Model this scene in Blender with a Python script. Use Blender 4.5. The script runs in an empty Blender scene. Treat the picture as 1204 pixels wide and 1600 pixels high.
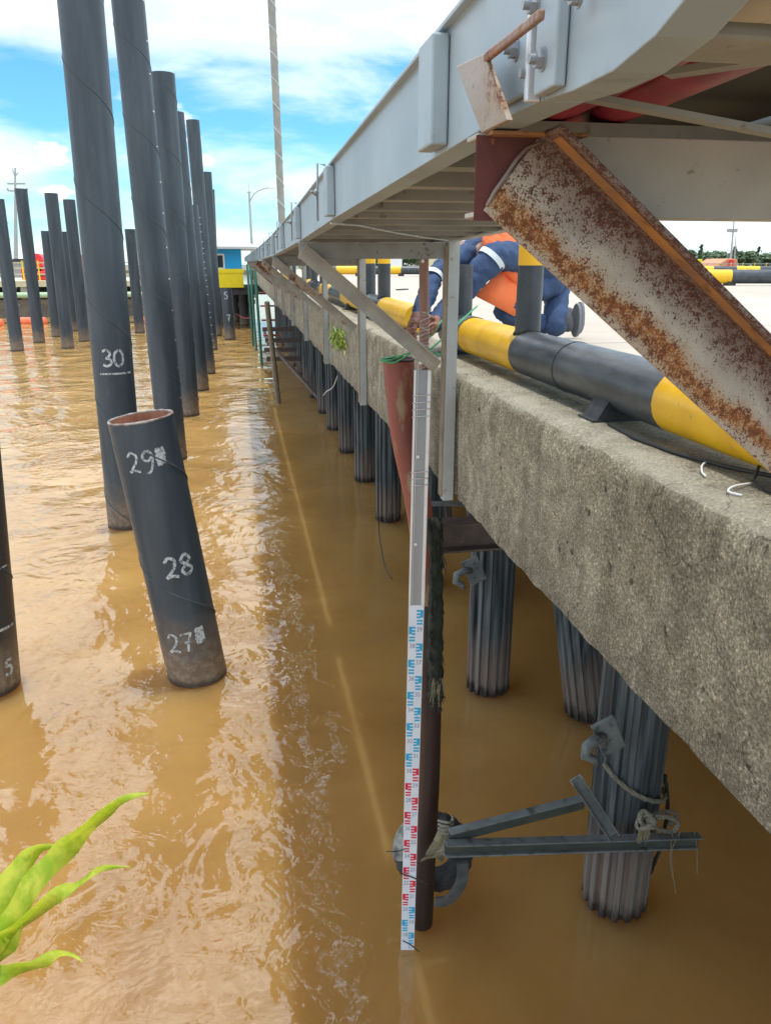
import bpy, math, random
from mathutils import Vector as V, Matrix, noise
random.seed(7)
sc = bpy.context.scene
R = math.radians
# ------------------------------------------------------------------ camera
FP, PITCH, YAW, CH = 1203.0, R(18.0), R(-10.4), 4.12
cd = bpy.data.cameras.new("camera"); cam = bpy.data.objects.new("camera", cd)
sc.collection.objects.link(cam)
cam.location = (0, 0, CH); cam.rotation_euler = (R(90)-PITCH, 0, YAW)
cd.sensor_fit = 'VERTICAL'; cd.sensor_height = 24; cd.lens = 24*FP/1600
cd.clip_start = 0.05; cd.clip_end = 3000
sc.camera = cam
sc.render.resolution_x, sc.render.resolution_y = 770, 1024
# ------------------------------------------------------------------ sky, sun, exposure
SUN_EL, SUN_AZ = R(87.5), R(70)      # azimuth from +Y towards +X
w = bpy.data.worlds.new("World"); sc.world = w; w.use_nodes = True
nt = w.node_tree; nt.nodes.clear()
def nn(nt, typ, **kw):
    n = nt.nodes.new(typ)
    for k, v in kw.items():
        if k.startswith('i_'): n.inputs[k[2:].replace('_', ' ')].default_value = v
        else: setattr(n, k, v)
    return n
def ramp(nt, fac, stops, interp='LINEAR'):
    n = nt.nodes.new('ShaderNodeValToRGB'); n.color_ramp.interpolation = interp
    e = n.color_ramp.elements
    while len(e) < len(stops): e.new(.5)
    for i, (p, c) in enumerate(stops):
        e[i].position = p; e[i].color = (c, c, c, 1) if isinstance(c, (int, float)) else (*c, 1)
    nt.links.new(fac, n.inputs[0]); return n.outputs[0]
def mth(nt, op, a, b=None, c=None, clamp=False):
    n = nt.nodes.new('ShaderNodeMath'); n.operation = op; n.use_clamp = clamp
    for i, q in enumerate((a, b, c)):
        if q is None: continue
        if isinstance(q, (int, float)): n.inputs[i].default_value = q
        else: nt.links.new(q, n.inputs[i])
    return n.outputs[0]
def mixc(nt, fac, a, b, mode='MIX'):
    n = nt.nodes.new('ShaderNodeMix'); n.data_type = 'RGBA'; n.blend_type = mode
    for s, q in ((n.inputs[0], fac), (n.inputs[6], a), (n.inputs[7], b)):
        if isinstance(q, (int, float)): s.default_value = q
        elif isinstance(q, tuple): s.default_value = (*q, 1)
        else: nt.links.new(q, s)
    return n.outputs[2]
tc = nn(nt, 'ShaderNodeTexCoord')
sky = nn(nt, 'ShaderNodeTexSky', sky_type='NISHITA', sun_disc=False, sun_elevation=SUN_EL, sun_rotation=SUN_AZ)
sky.air_density = 1.0; sky.dust_density = 0.6; sky.ozone_density = 1.6
sep = nn(nt, 'ShaderNodeSeparateXYZ'); nt.links.new(tc.outputs['Generated'], sep.inputs[0])
el = sep.outputs[2]
mp = nn(nt, 'ShaderNodeMapping'); mp.inputs['Scale'].default_value = (1, 1, 3.6); mp.inputs['Location'].default_value = (.31, .2, .05)
nt.links.new(tc.outputs['Generated'], mp.inputs[0])
n1 = nn(nt, 'ShaderNodeTexNoise', i_Scale=3.1, i_Detail=7.0, i_Roughness=.55, i_Distortion=.25); nt.links.new(mp.outputs[0], n1.inputs[0])
mp2 = nn(nt, 'ShaderNodeMapping'); mp2.inputs['Scale'].default_value = (1, 1, 2.0); nt.links.new(tc.outputs['Generated'], mp2.inputs[0])
n2 = nn(nt, 'ShaderNodeTexNoise', i_Scale=11.0, i_Detail=6.0, i_Roughness=.5); nt.links.new(mp2.outputs[0], n2.inputs[0])
bias = ramp(nt, el, [(0.0, .60), (.04, .50), (.10, .46), (.17, .40), (.208, .50), (.235, .78), (.30, .80), (.45, .58), (1, .56)])
v = mth(nt, 'ADD', mth(nt, 'MULTIPLY', mth(nt, 'SUBTRACT', n1.outputs[0], .5), 1.15), bias)
thin = ramp(nt, v, [(.38, 0.0), (.60, .55), (.82, 1.0)], 'EASE')
puffmask = ramp(nt, el, [(.04, 0.0), (.07, 1.0), (.155, 1.0), (.19, 0.0)])
puff = mth(nt, 'MULTIPLY', ramp(nt, n2.outputs[0], [(.57, 0.0), (.66, .85)], 'EASE'), puffmask)
cloud = mth(nt, 'MAXIMUM', thin, puff)
SK = 1.0
tint = nn(nt, 'ShaderNodeMix', data_type='RGBA', blend_type='MULTIPLY'); tint.inputs[0].default_value = 1
nt.links.new(sky.outputs[0], tint.inputs[6]); tint.inputs[7].default_value = (.45, 1.02, 1.25, 1)
base = mixc(nt, ramp(nt, el, [(0, .75), (.06, .40), (.14, .05), (.5, 0.0)]), tint.outputs[2], (5.2, 8.0, 8.4))
bright = ramp(nt, el, [(.25, .5), (.55, 1.0)])
cloudc = mixc(nt, bright, (0, 0, 0), (18.5, 19.0, 19.2))
col = mixc(nt, cloud, base, cloudc)
bg = nn(nt, 'ShaderNodeBackground', i_Strength=.118); nt.links.new(col, bg.inputs[0])
wo = nn(nt, 'ShaderNodeOutputWorld'); nt.links.new(bg.outputs[0], wo.inputs[0])
sd = bpy.data.lights.new("sun", 'SUN'); sd.energy = 2.0; sd.angle = R(.53); sd.color = (1, .96, .88)
so = bpy.data.objects.new("sun", sd); sc.collection.objects.link(so)
sdir = V((math.sin(SUN_AZ)*math.cos(SUN_EL), math.cos(SUN_AZ)*math.cos(SUN_EL), math.sin(SUN_EL)))
so.rotation_euler = (-sdir).to_track_quat('-Z', 'Y').to_euler()
sc.view_settings.view_transform = 'Standard'; sc.view_settings.look = 'None'
sc.view_settings.exposure = 0.45; sc.view_settings.gamma = 1
sc.render.engine = 'CYCLES'
# ------------------------------------------------------------------ pixel -> point helpers (reference 1204x1600)
_F = V((math.sin(-YAW)*math.cos(PITCH), math.cos(YAW)*math.cos(PITCH), -math.sin(PITCH)))
_R = V((math.cos(YAW), math.sin(YAW), 0)); _U = _R.cross(_F); _C = V((0, 0, CH))
def ray(x, y): return _F + _R*((x-602)/FP) + _U*((800-y)/FP)
def onx(x, y, X): d = ray(x, y); return _C + d*(X/d.x)
def ony(x, y, Y): d = ray(x, y); return _C + d*(Y/d.y)
def onz(x, y, Z): d = ray(x, y); return _C + d*((Z-CH)/d.z)
def atd(x, y, D): return _C + ray(x, y)*D
# ------------------------------------------------------------------ mesh builder
class MB:
    def __init__(s): s.v = []; s.f = []; s.m = []
    def add(s, vs, fs, mi=0):
        b = len(s.v); s.v += [tuple(p) for p in vs]; s.f += [tuple(b+i for i in f) for f in fs]; s.m += [mi]*len(fs); return s
    def box(s, a, b, mi=0, M=None):
        x0, y0, z0 = a; x1, y1, z1 = b
        vs = [V(p) for p in ((x0,y0,z0),(x1,y0,z0),(x1,y1,z0),(x0,y1,z0),(x0,y0,z1),(x1,y0,z1),(x1,y1,z1),(x0,y1,z1))]
        if M: vs = [M @ p for p in vs]
        return s.add(vs, [(0,3,2,1),(4,5,6,7),(0,1,5,4),(1,2,6,5),(2,3,7,6),(3,0,4,7)], mi)
    def bar(s, p0, p1, w, h, up=(0,0,1), mi=0):     # rectangular bar centred on p0-p1; w sideways, h along up
        p0, p1 = V(p0), V(p1); a = (p1-p0).normalized(); side = a.cross(V(up)).normalized(); u = side.cross(a)
        vs = [p + side*(sx*w/2) + u*(sz*h/2) for p in (p0, p1) for sx, sz in ((-1,-1),(1,-1),(1,1),(-1,1))]
        return s.add(vs, [(0,1,2,3),(7,6,5,4),(0,4,5,1),(1,5,6,2),(2,6,7,3),(3,7,4,0)], mi)
    def prof(s, pts, p0, p1, e1, e2, mi=0):         # closed 2D profile swept from p0 to p1
        p0, p1, e1, e2 = V(p0), V(p1), V(e1), V(e2); n = len(pts)
        vs = [p + e1*a + e2*b for p in (p0, p1) for a, b in pts]
        fs = [(i, (i+1) % n, n+(i+1) % n, n+i) for i in range(n)] + [tuple(range(n-1, -1, -1)), tuple(range(n, 2*n))]
        return s.add(vs, fs, mi)
    def sweep(s, pts2, path, e1=(1,0,0), e2=(0,0,1), mi=0):
        e1, e2 = V(e1), V(e2); n = len(pts2); k = len(path)
        vs = [V(p) + e1*a + e2*b for p in path for a, b in pts2]
        fs = [(j*n+i, j*n+(i+1) % n, (j+1)*n+(i+1) % n, (j+1)*n+i) for j in range(k-1) for i in range(n)] + [tuple(range(n-1, -1, -1)), tuple(range((k-1)*n, k*n))]
        return s.add(vs, fs, mi)
    def tube(s, pts, r, n=12, cap=True, mi=0, jit=0.0):
        pts = [V(p) for p in pts]; k = len(pts); rs = r if isinstance(r, (list, tuple)) else [r]*k
        t0 = (pts[1]-pts[0]).normalized(); e = V((0,0,1)) if abs(t0.z) < .9 else V((1,0,0))
        u = t0.cross(e).normalized(); vs = []
        for i in range(k):
            t = (pts[min(i+1, k-1)]-pts[max(i-1, 0)]).normalized()
            u = (u - t*u.dot(t)).normalized(); q = t.cross(u)
            for j in range(n):
                a = 2*math.pi*j/n; rr = rs[i]*(1+random.uniform(-jit, jit))
                vs.append(pts[i] + (u*math.cos(a)+q*math.sin(a))*rr)
        fs = [(i*n+j, i*n+(j+1) % n, (i+1)*n+(j+1) % n, (i+1)*n+j) for i in range(k-1) for j in range(n)]
        if cap: fs += [tuple(range(n-1, -1, -1)), tuple((k-1)*n+j for j in range(n))]
        return s.add(vs, fs, mi)
    def hollow(s, p0, p1, r, t=.02, n=32, mi=0, mi2=None, depth=1.2):  # open-topped pipe
        p0, p1 = V(p0), V(p1); a = (p1-p0).normalized(); u = a.orthogonal().normalized(); q = a.cross(u)
        def ring(c, rr): return [c + (u*math.cos(2*math.pi*j/n)+q*math.sin(2*math.pi*j/n))*rr for j in range(n)]
        s.add(ring(p0, r)+ring(p1, r), [(j, (j+1) % n, n+(j+1) % n, n+j) for j in range(n)], mi)
        m2 = mi if mi2 is None else mi2
        s.add(ring(p1, r)+ring(p1, r-t), [(j, (j+1) % n, n+(j+1) % n, n+j) for j in range(n)], m2)
        s.add(ring(p1, r-t)+ring(p1-a*depth, r-t), [(j, (j+1) % n, n+(j+1) % n, n+j) for j in range(n)], m2)
        s.add(ring(p1-a*depth, r-t), [tuple(range(n))], m2)
        return s
    def build(s, name, mat, parent=None, smooth=False, bevel=0):
        me = bpy.data.meshes.new(name); me.from_pydata(s.v, [], s.f); me.update()
        for m in (mat if isinstance(mat, (list, tuple)) else [mat]): me.materials.append(m)
        if any(s.m): me.polygons.foreach_set('material_index', s.m)
        if smooth: me.polygons.foreach_set('use_smooth', [True]*len(me.polygons))
        o = bpy.data.objects.new(name, me); sc.collection.objects.link(o)
        if smooth == 'auto':
            me.polygons.foreach_set('use_smooth', [True]*len(me.polygons)); me.set_sharp_from_angle(angle=R(40))
        if bevel:
            b = o.modifiers.new('b', 'BEVEL'); b.width = bevel; b.segments = 2; b.limit_method = 'ANGLE'
        if parent is not None: attach(o, parent)
        return o
def attach(o, parent):
    o.parent = parent; o.matrix_parent_inverse = world_of(parent).inverted()
def world_of(p):
    m = Matrix.Translation(p.location)
    return m if p.parent is None else (world_of(p.parent) @ p.matrix_parent_inverse.inverted() @ Matrix() if False else m)
def tag(o, label=None, cat=None, group=None, kind=None):
    if label: o['label'] = label
    if cat: o['category'] = cat
    if group: o['group'] = group
    if kind: o['kind'] = kind
    return o
def thing(name, loc, label, cat, group=None):
    o = bpy.data.objects.new(name, None); o.empty_display_size = .2; sc.collection.objects.link(o); o.location = loc
    return tag(o, label, cat, group)
def copy_tree(o, delta, parent=None):
    c = o.copy(); sc.collection.objects.link(c)
    if parent is None: c.location = V(o.location)+V(delta)
    else: c.parent = parent; c.matrix_parent_inverse = o.matrix_parent_inverse.copy()
    for ch in [x for x in sc.objects if x.parent == o]: copy_tree(ch, delta, c)
    return c
ORD = ['first','second','third','fourth','fifth','sixth','seventh','eighth','ninth','tenth','eleventh','twelfth','thirteenth','fourteenth','fifteenth','sixteenth','seventeenth','eighteenth','nineteenth','twentieth']
# ------------------------------------------------------------------ materials
def mat(name, base=(.5,.5,.5), rough=.6, metal=0, spec=.5):
    m = bpy.data.materials.new(name); m.use_nodes = True; t = m.node_tree
    b = t.nodes['Principled BSDF']; b.inputs['Base Color'].default_value = (*base, 1)
    b.inputs['Roughness'].default_value = rough; b.inputs['Metallic'].default_value = metal
    b.inputs['Specular IOR Level'].default_value = spec
    return m, t, b
def pos(t, scale=(1,1,1)):
    g = nn(t, 'ShaderNodeNewGeometry'); mpn = nn(t, 'ShaderNodeMapping'); mpn.inputs['Scale'].default_value = scale
    t.links.new(g.outputs['Position'], mpn.inputs[0]); return mpn.outputs[0]
def tex(t, vec, scale, detail=4, rough=.55, dist=0):
    n = nn(t, 'ShaderNodeTexNoise'); n.inputs['Scale'].default_value = scale; n.inputs['Detail'].default_value = detail
    n.inputs['Roughness'].default_value = rough; n.inputs['Distortion'].default_value = dist
    t.links.new(vec, n.inputs[0]); return n.outputs[0]
def bump(t, b, h, strength=.4, dist=.01):
    n = nn(t, 'ShaderNodeBump'); n.inputs['Strength'].default_value = strength; n.inputs['Distance'].default_value = dist
    t.links.new(h, n.inputs['Height']); t.links.new(n.outputs[0], b.inputs['Normal'])
def varied(name, c1, c2, scale=6, rough=.6, metal=0, stretch=(1,1,1), bs=.2, bd=.004, lo=.35, hi=.65, bscale=40, c3=None, s3=20, l3=.6, h3=.68, spec=.5):
    m, t, b = mat(name, c1, rough, metal, spec); p = pos(t, stretch)
    col = mixc(t, ramp(t, tex(t, p, scale, 6), [(lo, 0.0), (hi, 1.0)]), c1, c2)
    if c3: col = mixc(t, ramp(t, tex(t, p, s3, 8, .65), [(l3, 0.0), (h3, 1.0)]), col, c3)
    t.links.new(col, b.inputs['Base Color']); bump(t, b, tex(t, p, bscale, 4), bs, bd); return m
def painted(name, c, dirt=.12, rough=.45):
    return varied(name, c, tuple(x*(1-dirt) for x in c), 5, rough, bs=.12, bd=.002, c3=tuple(x*(1-2.2*dirt) for x in c), s3=26, l3=.6, h3=.75)
# coated pile steel with tide staining
def pile_mat(name, c1=(.034,.047,.060), c2=(.066,.084,.101), stain=(.16,.11,.075), tide=1.05, rust=(.16,.055,.03)):
    m, t, b = mat(name, c1, .42, 0, .45); p = pos(t); ps = pos(t, (3, 3, .35))
    col = mixc(t, ramp(t, tex(t, ps, 1.6, 6), [(.35, 0.0), (.68, 1.0)]), c1, c2)
    col = mixc(t, ramp(t, tex(t, p, 5, 8, .7), [(.56, 0.0), (.75, .55)]), col, (.05,.06,.07))
    sx = nn(t, 'ShaderNodeSeparateXYZ'); t.links.new(p, sx.inputs[0])
    zz = mth(t, 'ADD', sx.outputs[2], mth(t, 'MULTIPLY', mth(t, 'SUBTRACT', tex(t, p, 3.5, 7, .7), .5), 1.1))
    tm = nn(t, 'ShaderNodeMapRange'); tm.inputs[1].default_value = .0; tm.inputs[2].default_value = tide; tm.inputs[3].default_value = 1; tm.inputs[4].default_value = 0
    t.links.new(zz, tm.inputs[0])
    st = mixc(t, ramp(t, tex(t, p, 14, 6, .7), [(.45, 0.0), (.62, .8)]), stain, (.30,.245,.18))
    col = mixc(t, mth(t, 'MULTIPLY', ramp(t, tm.outputs[0], [(.25, 0.0), (.8, 1.0)]), .92), col, st)
    scr = ramp(t, tex(t, pos(t, (9, 9, .8)), 3.0, 8, .8), [(.63, 0.0), (.70, .55)]); col = mixc(t, scr, col, (.19,.20,.21))
    wl = nn(t, 'ShaderNodeMapRange'); wl.inputs[1].default_value = .03; wl.inputs[2].default_value = .09; wl.inputs[3].default_value = 1; wl.inputs[4].default_value = 0
    t.links.new(sx.outputs[2], wl.inputs[0]); col = mixc(t, mth(t, 'MULTIPLY', wl.outputs[0], .8), col, (.02,.018,.016))
    t.links.new(col, b.inputs['Base Color']); bump(t, b, tex(t, p, 30, 6, .7), .25, .006)
    r = mth(t, 'MULTIPLY_ADD', tex(t, p, 7), .35, .28); t.links.new(r, b.inputs['Roughness']); return m
M_pile = pile_mat('pile_coating')
M_pile_d = pile_mat('pile_coating_dark', (.028,.03,.034), (.042,.044,.047), tide=1.0)
M_pale_pile = varied('pale_pile_steel', (.26,.25,.22), (.34,.32,.28), 2)
M_seamd = varied('coated_weld_seam', (.045,.058,.07), (.065,.08,.095), 8)
M_seam = varied('weld_seam', (.03,.035,.042), (.05,.06,.07), 8)
M_chalk = varied('white_chalk_paint', (.62,.66,.66), (.48,.52,.52), 30, .8)
def chalknum():
    m, t, b = mat('smudged_paint_marks', (.55,.58,.58), .85); p = pos(t)
    tr = nn(t, 'ShaderNodeBsdfTransparent'); mx = nn(t, 'ShaderNodeMixShader')
    k = ramp(t, tex(t, p, 22, 8, .8), [(.40, .12), (.54, .95)]); t.links.new(k, mx.inputs[0])
    t.links.new(tr.outputs[0], mx.inputs[1]); t.links.new(b.outputs[0], mx.inputs[2]); t.links.new(mx.outputs[0], t.nodes['Material Output'].inputs[0]); return m
M_chalknum = chalknum()
M_chalk_d = varied('dull_chalk_paint', (.40,.42,.38), (.30,.32,.30), 30, .8)
M_rustin = varied('rusty_inside', (.30,.11,.06), (.42,.20,.12), 9, .8)
M_rim = varied('cut_steel_rim', (.35,.33,.31), (.14,.08,.06), 14, .6)
def fluted_mat():
    m, t, b = mat('fluted_pile', (.1,.1,.1), .5); p = pos(t); ps = pos(t, (9, 9, .5))
    col = mixc(t, ramp(t, tex(t, ps, 1.6, 6), [(.36, 0.0), (.62, 1.0)]), (.012,.018,.023), (.125,.148,.160))
    col = mixc(t, ramp(t, tex(t, pos(t, (14, 14, .9)), 2.0, 6, .7), [(.50, 0.0), (.66, .8)]), col, (.03,.035,.04))
    sx = nn(t, 'ShaderNodeSeparateXYZ'); t.links.new(p, sx.inputs[0])
    zz = mth(t, 'ADD', sx.outputs[2], mth(t, 'MULTIPLY', mth(t, 'SUBTRACT', tex(t, ps, 2.2, 7, .7), .5), .8))
    tm = nn(t, 'ShaderNodeMapRange'); tm.inputs[1].default_value = .35; tm.inputs[2].default_value = .75; tm.inputs[3].default_value = 1; tm.inputs[4].default_value = 0
    t.links.new(zz, tm.inputs[0])
    col = mixc(t, mth(t, 'MULTIPLY', tm.outputs[0], .75), col, mixc(t, ramp(t, tex(t, ps, 3, 5), [(.4, 0.0), (.6, 1.0)]), (.20,.125,.095), (.20,.18,.16)))
    z2 = mth(t, 'ADD', sx.outputs[2], mth(t, 'MULTIPLY', mth(t, 'SUBTRACT', tex(t, pos(t, (5, 5, 2)), 2, 6, .7), .5), .42))
    wl = nn(t, 'ShaderNodeMapRange'); wl.inputs[1].default_value = .03; wl.inputs[2].default_value = .14; wl.inputs[3].default_value = 1; wl.inputs[4].default_value = 0
    t.links.new(z2, wl.inputs[0]); col = mixc(t, mth(t, 'MULTIPLY', wl.outputs[0], .92), col, (.012,.012,.012))
    t.links.new(col, b.inputs['Base Color']); bump(t, b, tex(t, p, 60, 6, .7), .3, .005); return m
M_flute = fluted_mat()
def concrete(name, c1, c2, pit=1.0, agg=1.0):
    m, t, b = mat(name, c1, .85, 0, .3); p = pos(t)
    col = mixc(t, ramp(t, tex(t, p, 2.3, 8, .65), [(.35, 0.0), (.65, 1.0)]), c1, c2)
    streak = ramp(t, tex(t, pos(t, (1, 6, 1.1)), 1.3, 6, .6), [(.46, 0.0), (.66, .55)])
    col = mixc(t, streak, col, tuple(x*.50 for x in c1))
    mot = ramp(t, tex(t, p, 8, 7, .75), [(.42, 0.0), (.60, .75)]); col = mixc(t, mot, col, tuple(x*.55 for x in c2))
    gx = nn(t, 'ShaderNodeSeparateXYZ'); t.links.new(p, gx.inputs[0])
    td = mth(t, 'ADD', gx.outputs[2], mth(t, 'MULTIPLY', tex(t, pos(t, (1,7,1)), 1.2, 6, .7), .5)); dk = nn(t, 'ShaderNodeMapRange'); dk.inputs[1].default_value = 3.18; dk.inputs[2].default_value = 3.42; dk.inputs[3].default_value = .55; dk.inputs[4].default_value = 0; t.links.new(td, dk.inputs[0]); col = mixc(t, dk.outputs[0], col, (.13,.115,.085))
    vo = nn(t, 'ShaderNodeTexVoronoi', feature='F1'); vo.inputs['Scale'].default_value = 150; t.links.new(p, vo.inputs[0])
    sp = nn(t, 'ShaderNodeSeparateColor'); t.links.new(vo.outputs['Color'], sp.inputs[0])
    gr = ramp(t, sp.outputs[0], [(.0, .6), (.5, .95), (.8, 1.1), (.95, 1.6)])
    col = mixc(t, .65*agg, col, mixc(t, 1.0, col, gr, 'MULTIPLY'))
    fine = ramp(t, tex(t, p, 120, 8, .85), [(.34, .1), (.45, .7), (.54, 1.1), (.64, 2.0)])
    col = mixc(t, 1.0*agg, col, mixc(t, 1.0, col, fine, 'MULTIPLY'))
    pits = ramp(t, tex(t, p, 24, 3, .5), [(.25, 1.0), (.31, 0.0)])
    vp = nn(t, 'ShaderNodeTexVoronoi', feature='F1'); vp.inputs['Scale'].default_value = 9; t.links.new(p, vp.inputs[0])
    hole = ramp(t, vp.outputs['Distance'], [(.07, 1.0), (.11, 0.0)])
    pm = mth(t, 'MULTIPLY', mth(t, 'MAXIMUM', pits, hole), pit, clamp=True)
    col = mixc(t, mth(t, 'MULTIPLY', pm, .75), col, (.03,.028,.022))
    worn_lit = nn(t, 'ShaderNodeMapRange'); worn_lit.inputs[1].default_value = 3.565; worn_lit.inputs[2].default_value = 3.60; worn_lit.inputs[3].default_value = 0; worn_lit.inputs[4].default_value = .55; t.links.new(mth(t, 'ADD', gx.outputs[2], mth(t, 'MULTIPLY', mth(t, 'SUBTRACT', tex(t, p, 9, 5), .5), .05)), worn_lit.inputs[0]); rim_lit = nn(t, 'ShaderNodeMapRange'); rim_lit.inputs[1].default_value = 1.08; rim_lit.inputs[2].default_value = 1.17; rim_lit.inputs[3].default_value = 1; rim_lit.inputs[4].default_value = .15; t.links.new(gx.outputs[0], rim_lit.inputs[0])
    col = mixc(t, mth(t, 'MULTIPLY', worn_lit.outputs[0], rim_lit.outputs[0]), col, mixc(t, fine, (.42,.38,.29), (.66,.61,.49)))  # pale worn top, with the sunlit outer rim painted into the colour
    wv = nn(t, 'ShaderNodeTexVoronoi', feature='DISTANCE_TO_EDGE'); wv.inputs['Scale'].default_value = 1.3
    dv = nn(t, 'ShaderNodeVectorMath', operation='ADD'); nz = nn(t, 'ShaderNodeTexNoise'); nz.inputs['Scale'].default_value = 6; nz.inputs['Detail'].default_value = 8; t.links.new(p, nz.inputs[0])
    sc_ = nn(t, 'ShaderNodeVectorMath', operation='SCALE'); sc_.inputs['Scale'].default_value = .35; t.links.new(nz.outputs['Color'], sc_.inputs[0]); t.links.new(p, dv.inputs[0]); t.links.new(sc_.outputs[0], dv.inputs[1]); t.links.new(dv.outputs[0], wv.inputs[0])
    ck = mth(t, 'MULTIPLY', ramp(t, wv.outputs['Distance'], [(.0, 1.0), (.006, .0)]), ramp(t, tex(t, p, 2.1, 3), [(.5, 0.0), (.56, 1.0)])); col = mixc(t, mth(t, 'MULTIPLY', ck, .8), col, (.04,.035,.028))
    t.links.new(col, b.inputs['Base Color'])
    h = mth(t, 'ADD', mth(t, 'MULTIPLY', tex(t, p, 45, 8, .75), 1.0), mth(t, 'MULTIPLY', pm, -.8))
    h = mth(t, 'ADD', h, mth(t, 'MULTIPLY', tex(t, p, 170, 4, .7), .5))
    bump(t, b, h, 1.0, .016); return m
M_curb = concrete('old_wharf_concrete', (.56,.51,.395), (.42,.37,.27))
def deckmat():
    m, t, b = mat('deck_concrete', (.5,.46,.4), .8); p = pos(t)
    col = mixc(t, ramp(t, tex(t, p, .25, 6), [(.4, 0.0), (.6, 1.0)]), (.50,.44,.36), (.43,.37,.30))
    col = mixc(t, ramp(t, tex(t, p, 3, 8, .7), [(.55, 0.0), (.7, .3)]), col, (.30,.27,.23))
    col = mixc(t, ramp(t, tex(t, pos(t, (.6, 3, 1)), .8, 7, .7), [(.50, 0.0), (.66, .45)]), col, (.33,.29,.235))
    sx = nn(t, 'ShaderNodeSeparateXYZ'); t.links.new(p, sx.inputs[0])
    for ax_, per in ((0, 4.5), (1, 5.0)):
        fr = mth(t, 'FRACT', mth(t, 'MULTIPLY', sx.outputs[ax_], 1/per)); col = mixc(t, mth(t, 'MULTIPLY', mth(t, 'LESS_THAN', fr, .006), .7), col, (.12,.11,.10))
    t.links.new(col, b.inputs['Base Color']); bump(t, b, tex(t, p, 60, 5), .3, .004); return m
M_deck = deckmat()
M_alu = varied('grey_girder_paint', (.35,.415,.455), (.29,.35,.39), 4, .42, bs=.1, bd=.001, c3=(.24,.27,.29), s3=14, l3=.6, h3=.75)
M_joist = varied('weathered_grey_paint', (.30,.315,.30), (.22,.23,.215), 7, .6, c3=(.15,.12,.09), s3=25)
def rust_mat(name, paint, paint2, r1=(.30,.10,.025), r2=(.11,.035,.02), lo=.50, hi=.56, big=5.0, small=70):
    m, t, b = mat(name, paint, .6); p = pos(t)
    col = mixc(t, ramp(t, tex(t, p, 9, 5), [(.35, 0.0), (.65, 1.0)]), paint, paint2)
    region = tex(t, p, big, 4, .5); speck = tex(t, p, small, 6, .72)
    sm = mth(t, 'ADD', mth(t, 'MULTIPLY', region, .62), mth(t, 'MULTIPLY', speck, .45))
    mask = ramp(t, sm, [(lo, 0.0), (hi, 1.0)])
    rc = mixc(t, ramp(t, tex(t, p, small*.5, 6, .7), [(.42, 0.0), (.6, 1.0)]), r1, r2)
    col = mixc(t, ramp(t, region, [(.45, 0.0), (.62, .35)]), col, (.42,.24,.11))
    col = mixc(t, mask, col, rc); t.links.new(col, b.inputs['Base Color'])
    bump(t, b, mth(t, 'ADD', mth(t, 'MULTIPLY', mask, -.6), mth(t, 'MULTIPLY', speck, .6)), .45, .003)
    t.links.new(mth(t, 'MULTIPLY_ADD', mask, .35, .45), b.inputs['Roughness']); return m
M_rustpaint = rust_mat('rust_speckled_paint', (.52,.47,.40), (.44,.39,.34), lo=.525, hi=.56, big=6.5)
M_clip = rust_mat('stained_clip_paint', (.36,.31,.27), (.30,.22,.16), lo=.56, hi=.64, big=14, small=160)
M_rustheavy = rust_mat('heavy_rust', (.34,.24,.18), (.22,.11,.07), lo=.45, hi=.58)
M_maroon = varied('maroon_rust', (.16,.045,.035), (.09,.03,.03), 14, .8, bs=.4, c3=(.34,.13,.04), s3=30)
M_orange = varied('orange_rust', (.44,.20,.055), (.26,.14,.075), 18, .8, bs=.3, c3=(.13,.05,.03), s3=40, l3=.55, h3=.68)
M_brace = rust_mat('weathered_brace_paint', (.37,.35,.30), (.27,.25,.215), lo=.57, hi=.64, big=4, small=35)
M_post = varied('galvanised_post', (.42,.45,.45), (.34,.36,.36), 6, .5, c3=(.25,.22,.17), s3=16, l3=.6)
M_joistnear = varied('stained_beige_paint', (.46,.43,.36), (.38,.35,.30), 9, .6, c3=(.16,.11,.07), s3=30, l3=.62, h3=.7)
M_dark = varied('dark_matt', (.035,.04,.045), (.06,.06,.06), 3, .8)  # general dark colour for plates, beams, roofs, caps and lines
M_posttan = varied('tan_steel', (.30,.255,.19), (.22,.18,.13), 9, .6)
M_yel = varied('yellow_paint', (.85,.50,.015), (.78,.42,.012), 5, .35, bs=.1, bd=.001, c3=(.40,.22,.03), s3=22, l3=.66, h3=.74)
M_blk = varied('black_pipe_paint', (.030,.037,.046), (.060,.068,.078), 6, .36, bs=.25, bd=.003, c3=(.14,.14,.14), s3=30, l3=.62, h3=.76)
M_blkbase = varied('black_saddle_steel', (.025,.028,.032), (.05,.05,.055), 18, .6, bs=.4)
M_red = varied('red_brown_pipe', (.27,.075,.05), (.16,.05,.04), 5, .6, stretch=(1,1,.3), bs=.4, c3=(.26,.19,.11), s3=14, l3=.52, h3=.64)
M_redlow = varied('wet_brown_pipe', (.018,.012,.012), (.045,.023,.02), 4, .4, stretch=(1,1,.4))
M_moss = varied('black_weed_rope', (.010,.016,.012), (.03,.035,.025), 30, .8, bs=1, bd=.01)
M_fray = varied('frayed_fibre', (.24,.21,.13), (.15,.13,.08), 40, .9)
M_rope = varied('grey_rope', (.24,.225,.175), (.15,.14,.105), 60, .9, bs=.8, bd=.004, bscale=120)
M_cord = varied('green_cord', (.05,.33,.14), (.07,.42,.20), 30, .6)
M_darksteel = varied('dark_wet_steel', (.075,.06,.055), (.13,.10,.09), 8, .5, c3=(.17,.09,.06), s3=20)
M_greysteel = varied('grey_weathered_steel', (.17,.19,.195), (.11,.125,.125), 7, .5, c3=(.05,.065,.055), s3=14, l3=.56, h3=.66)
M_greensteel = varied('algae_dark_steel', (.035,.048,.042), (.06,.07,.06), 9, .6)
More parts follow.
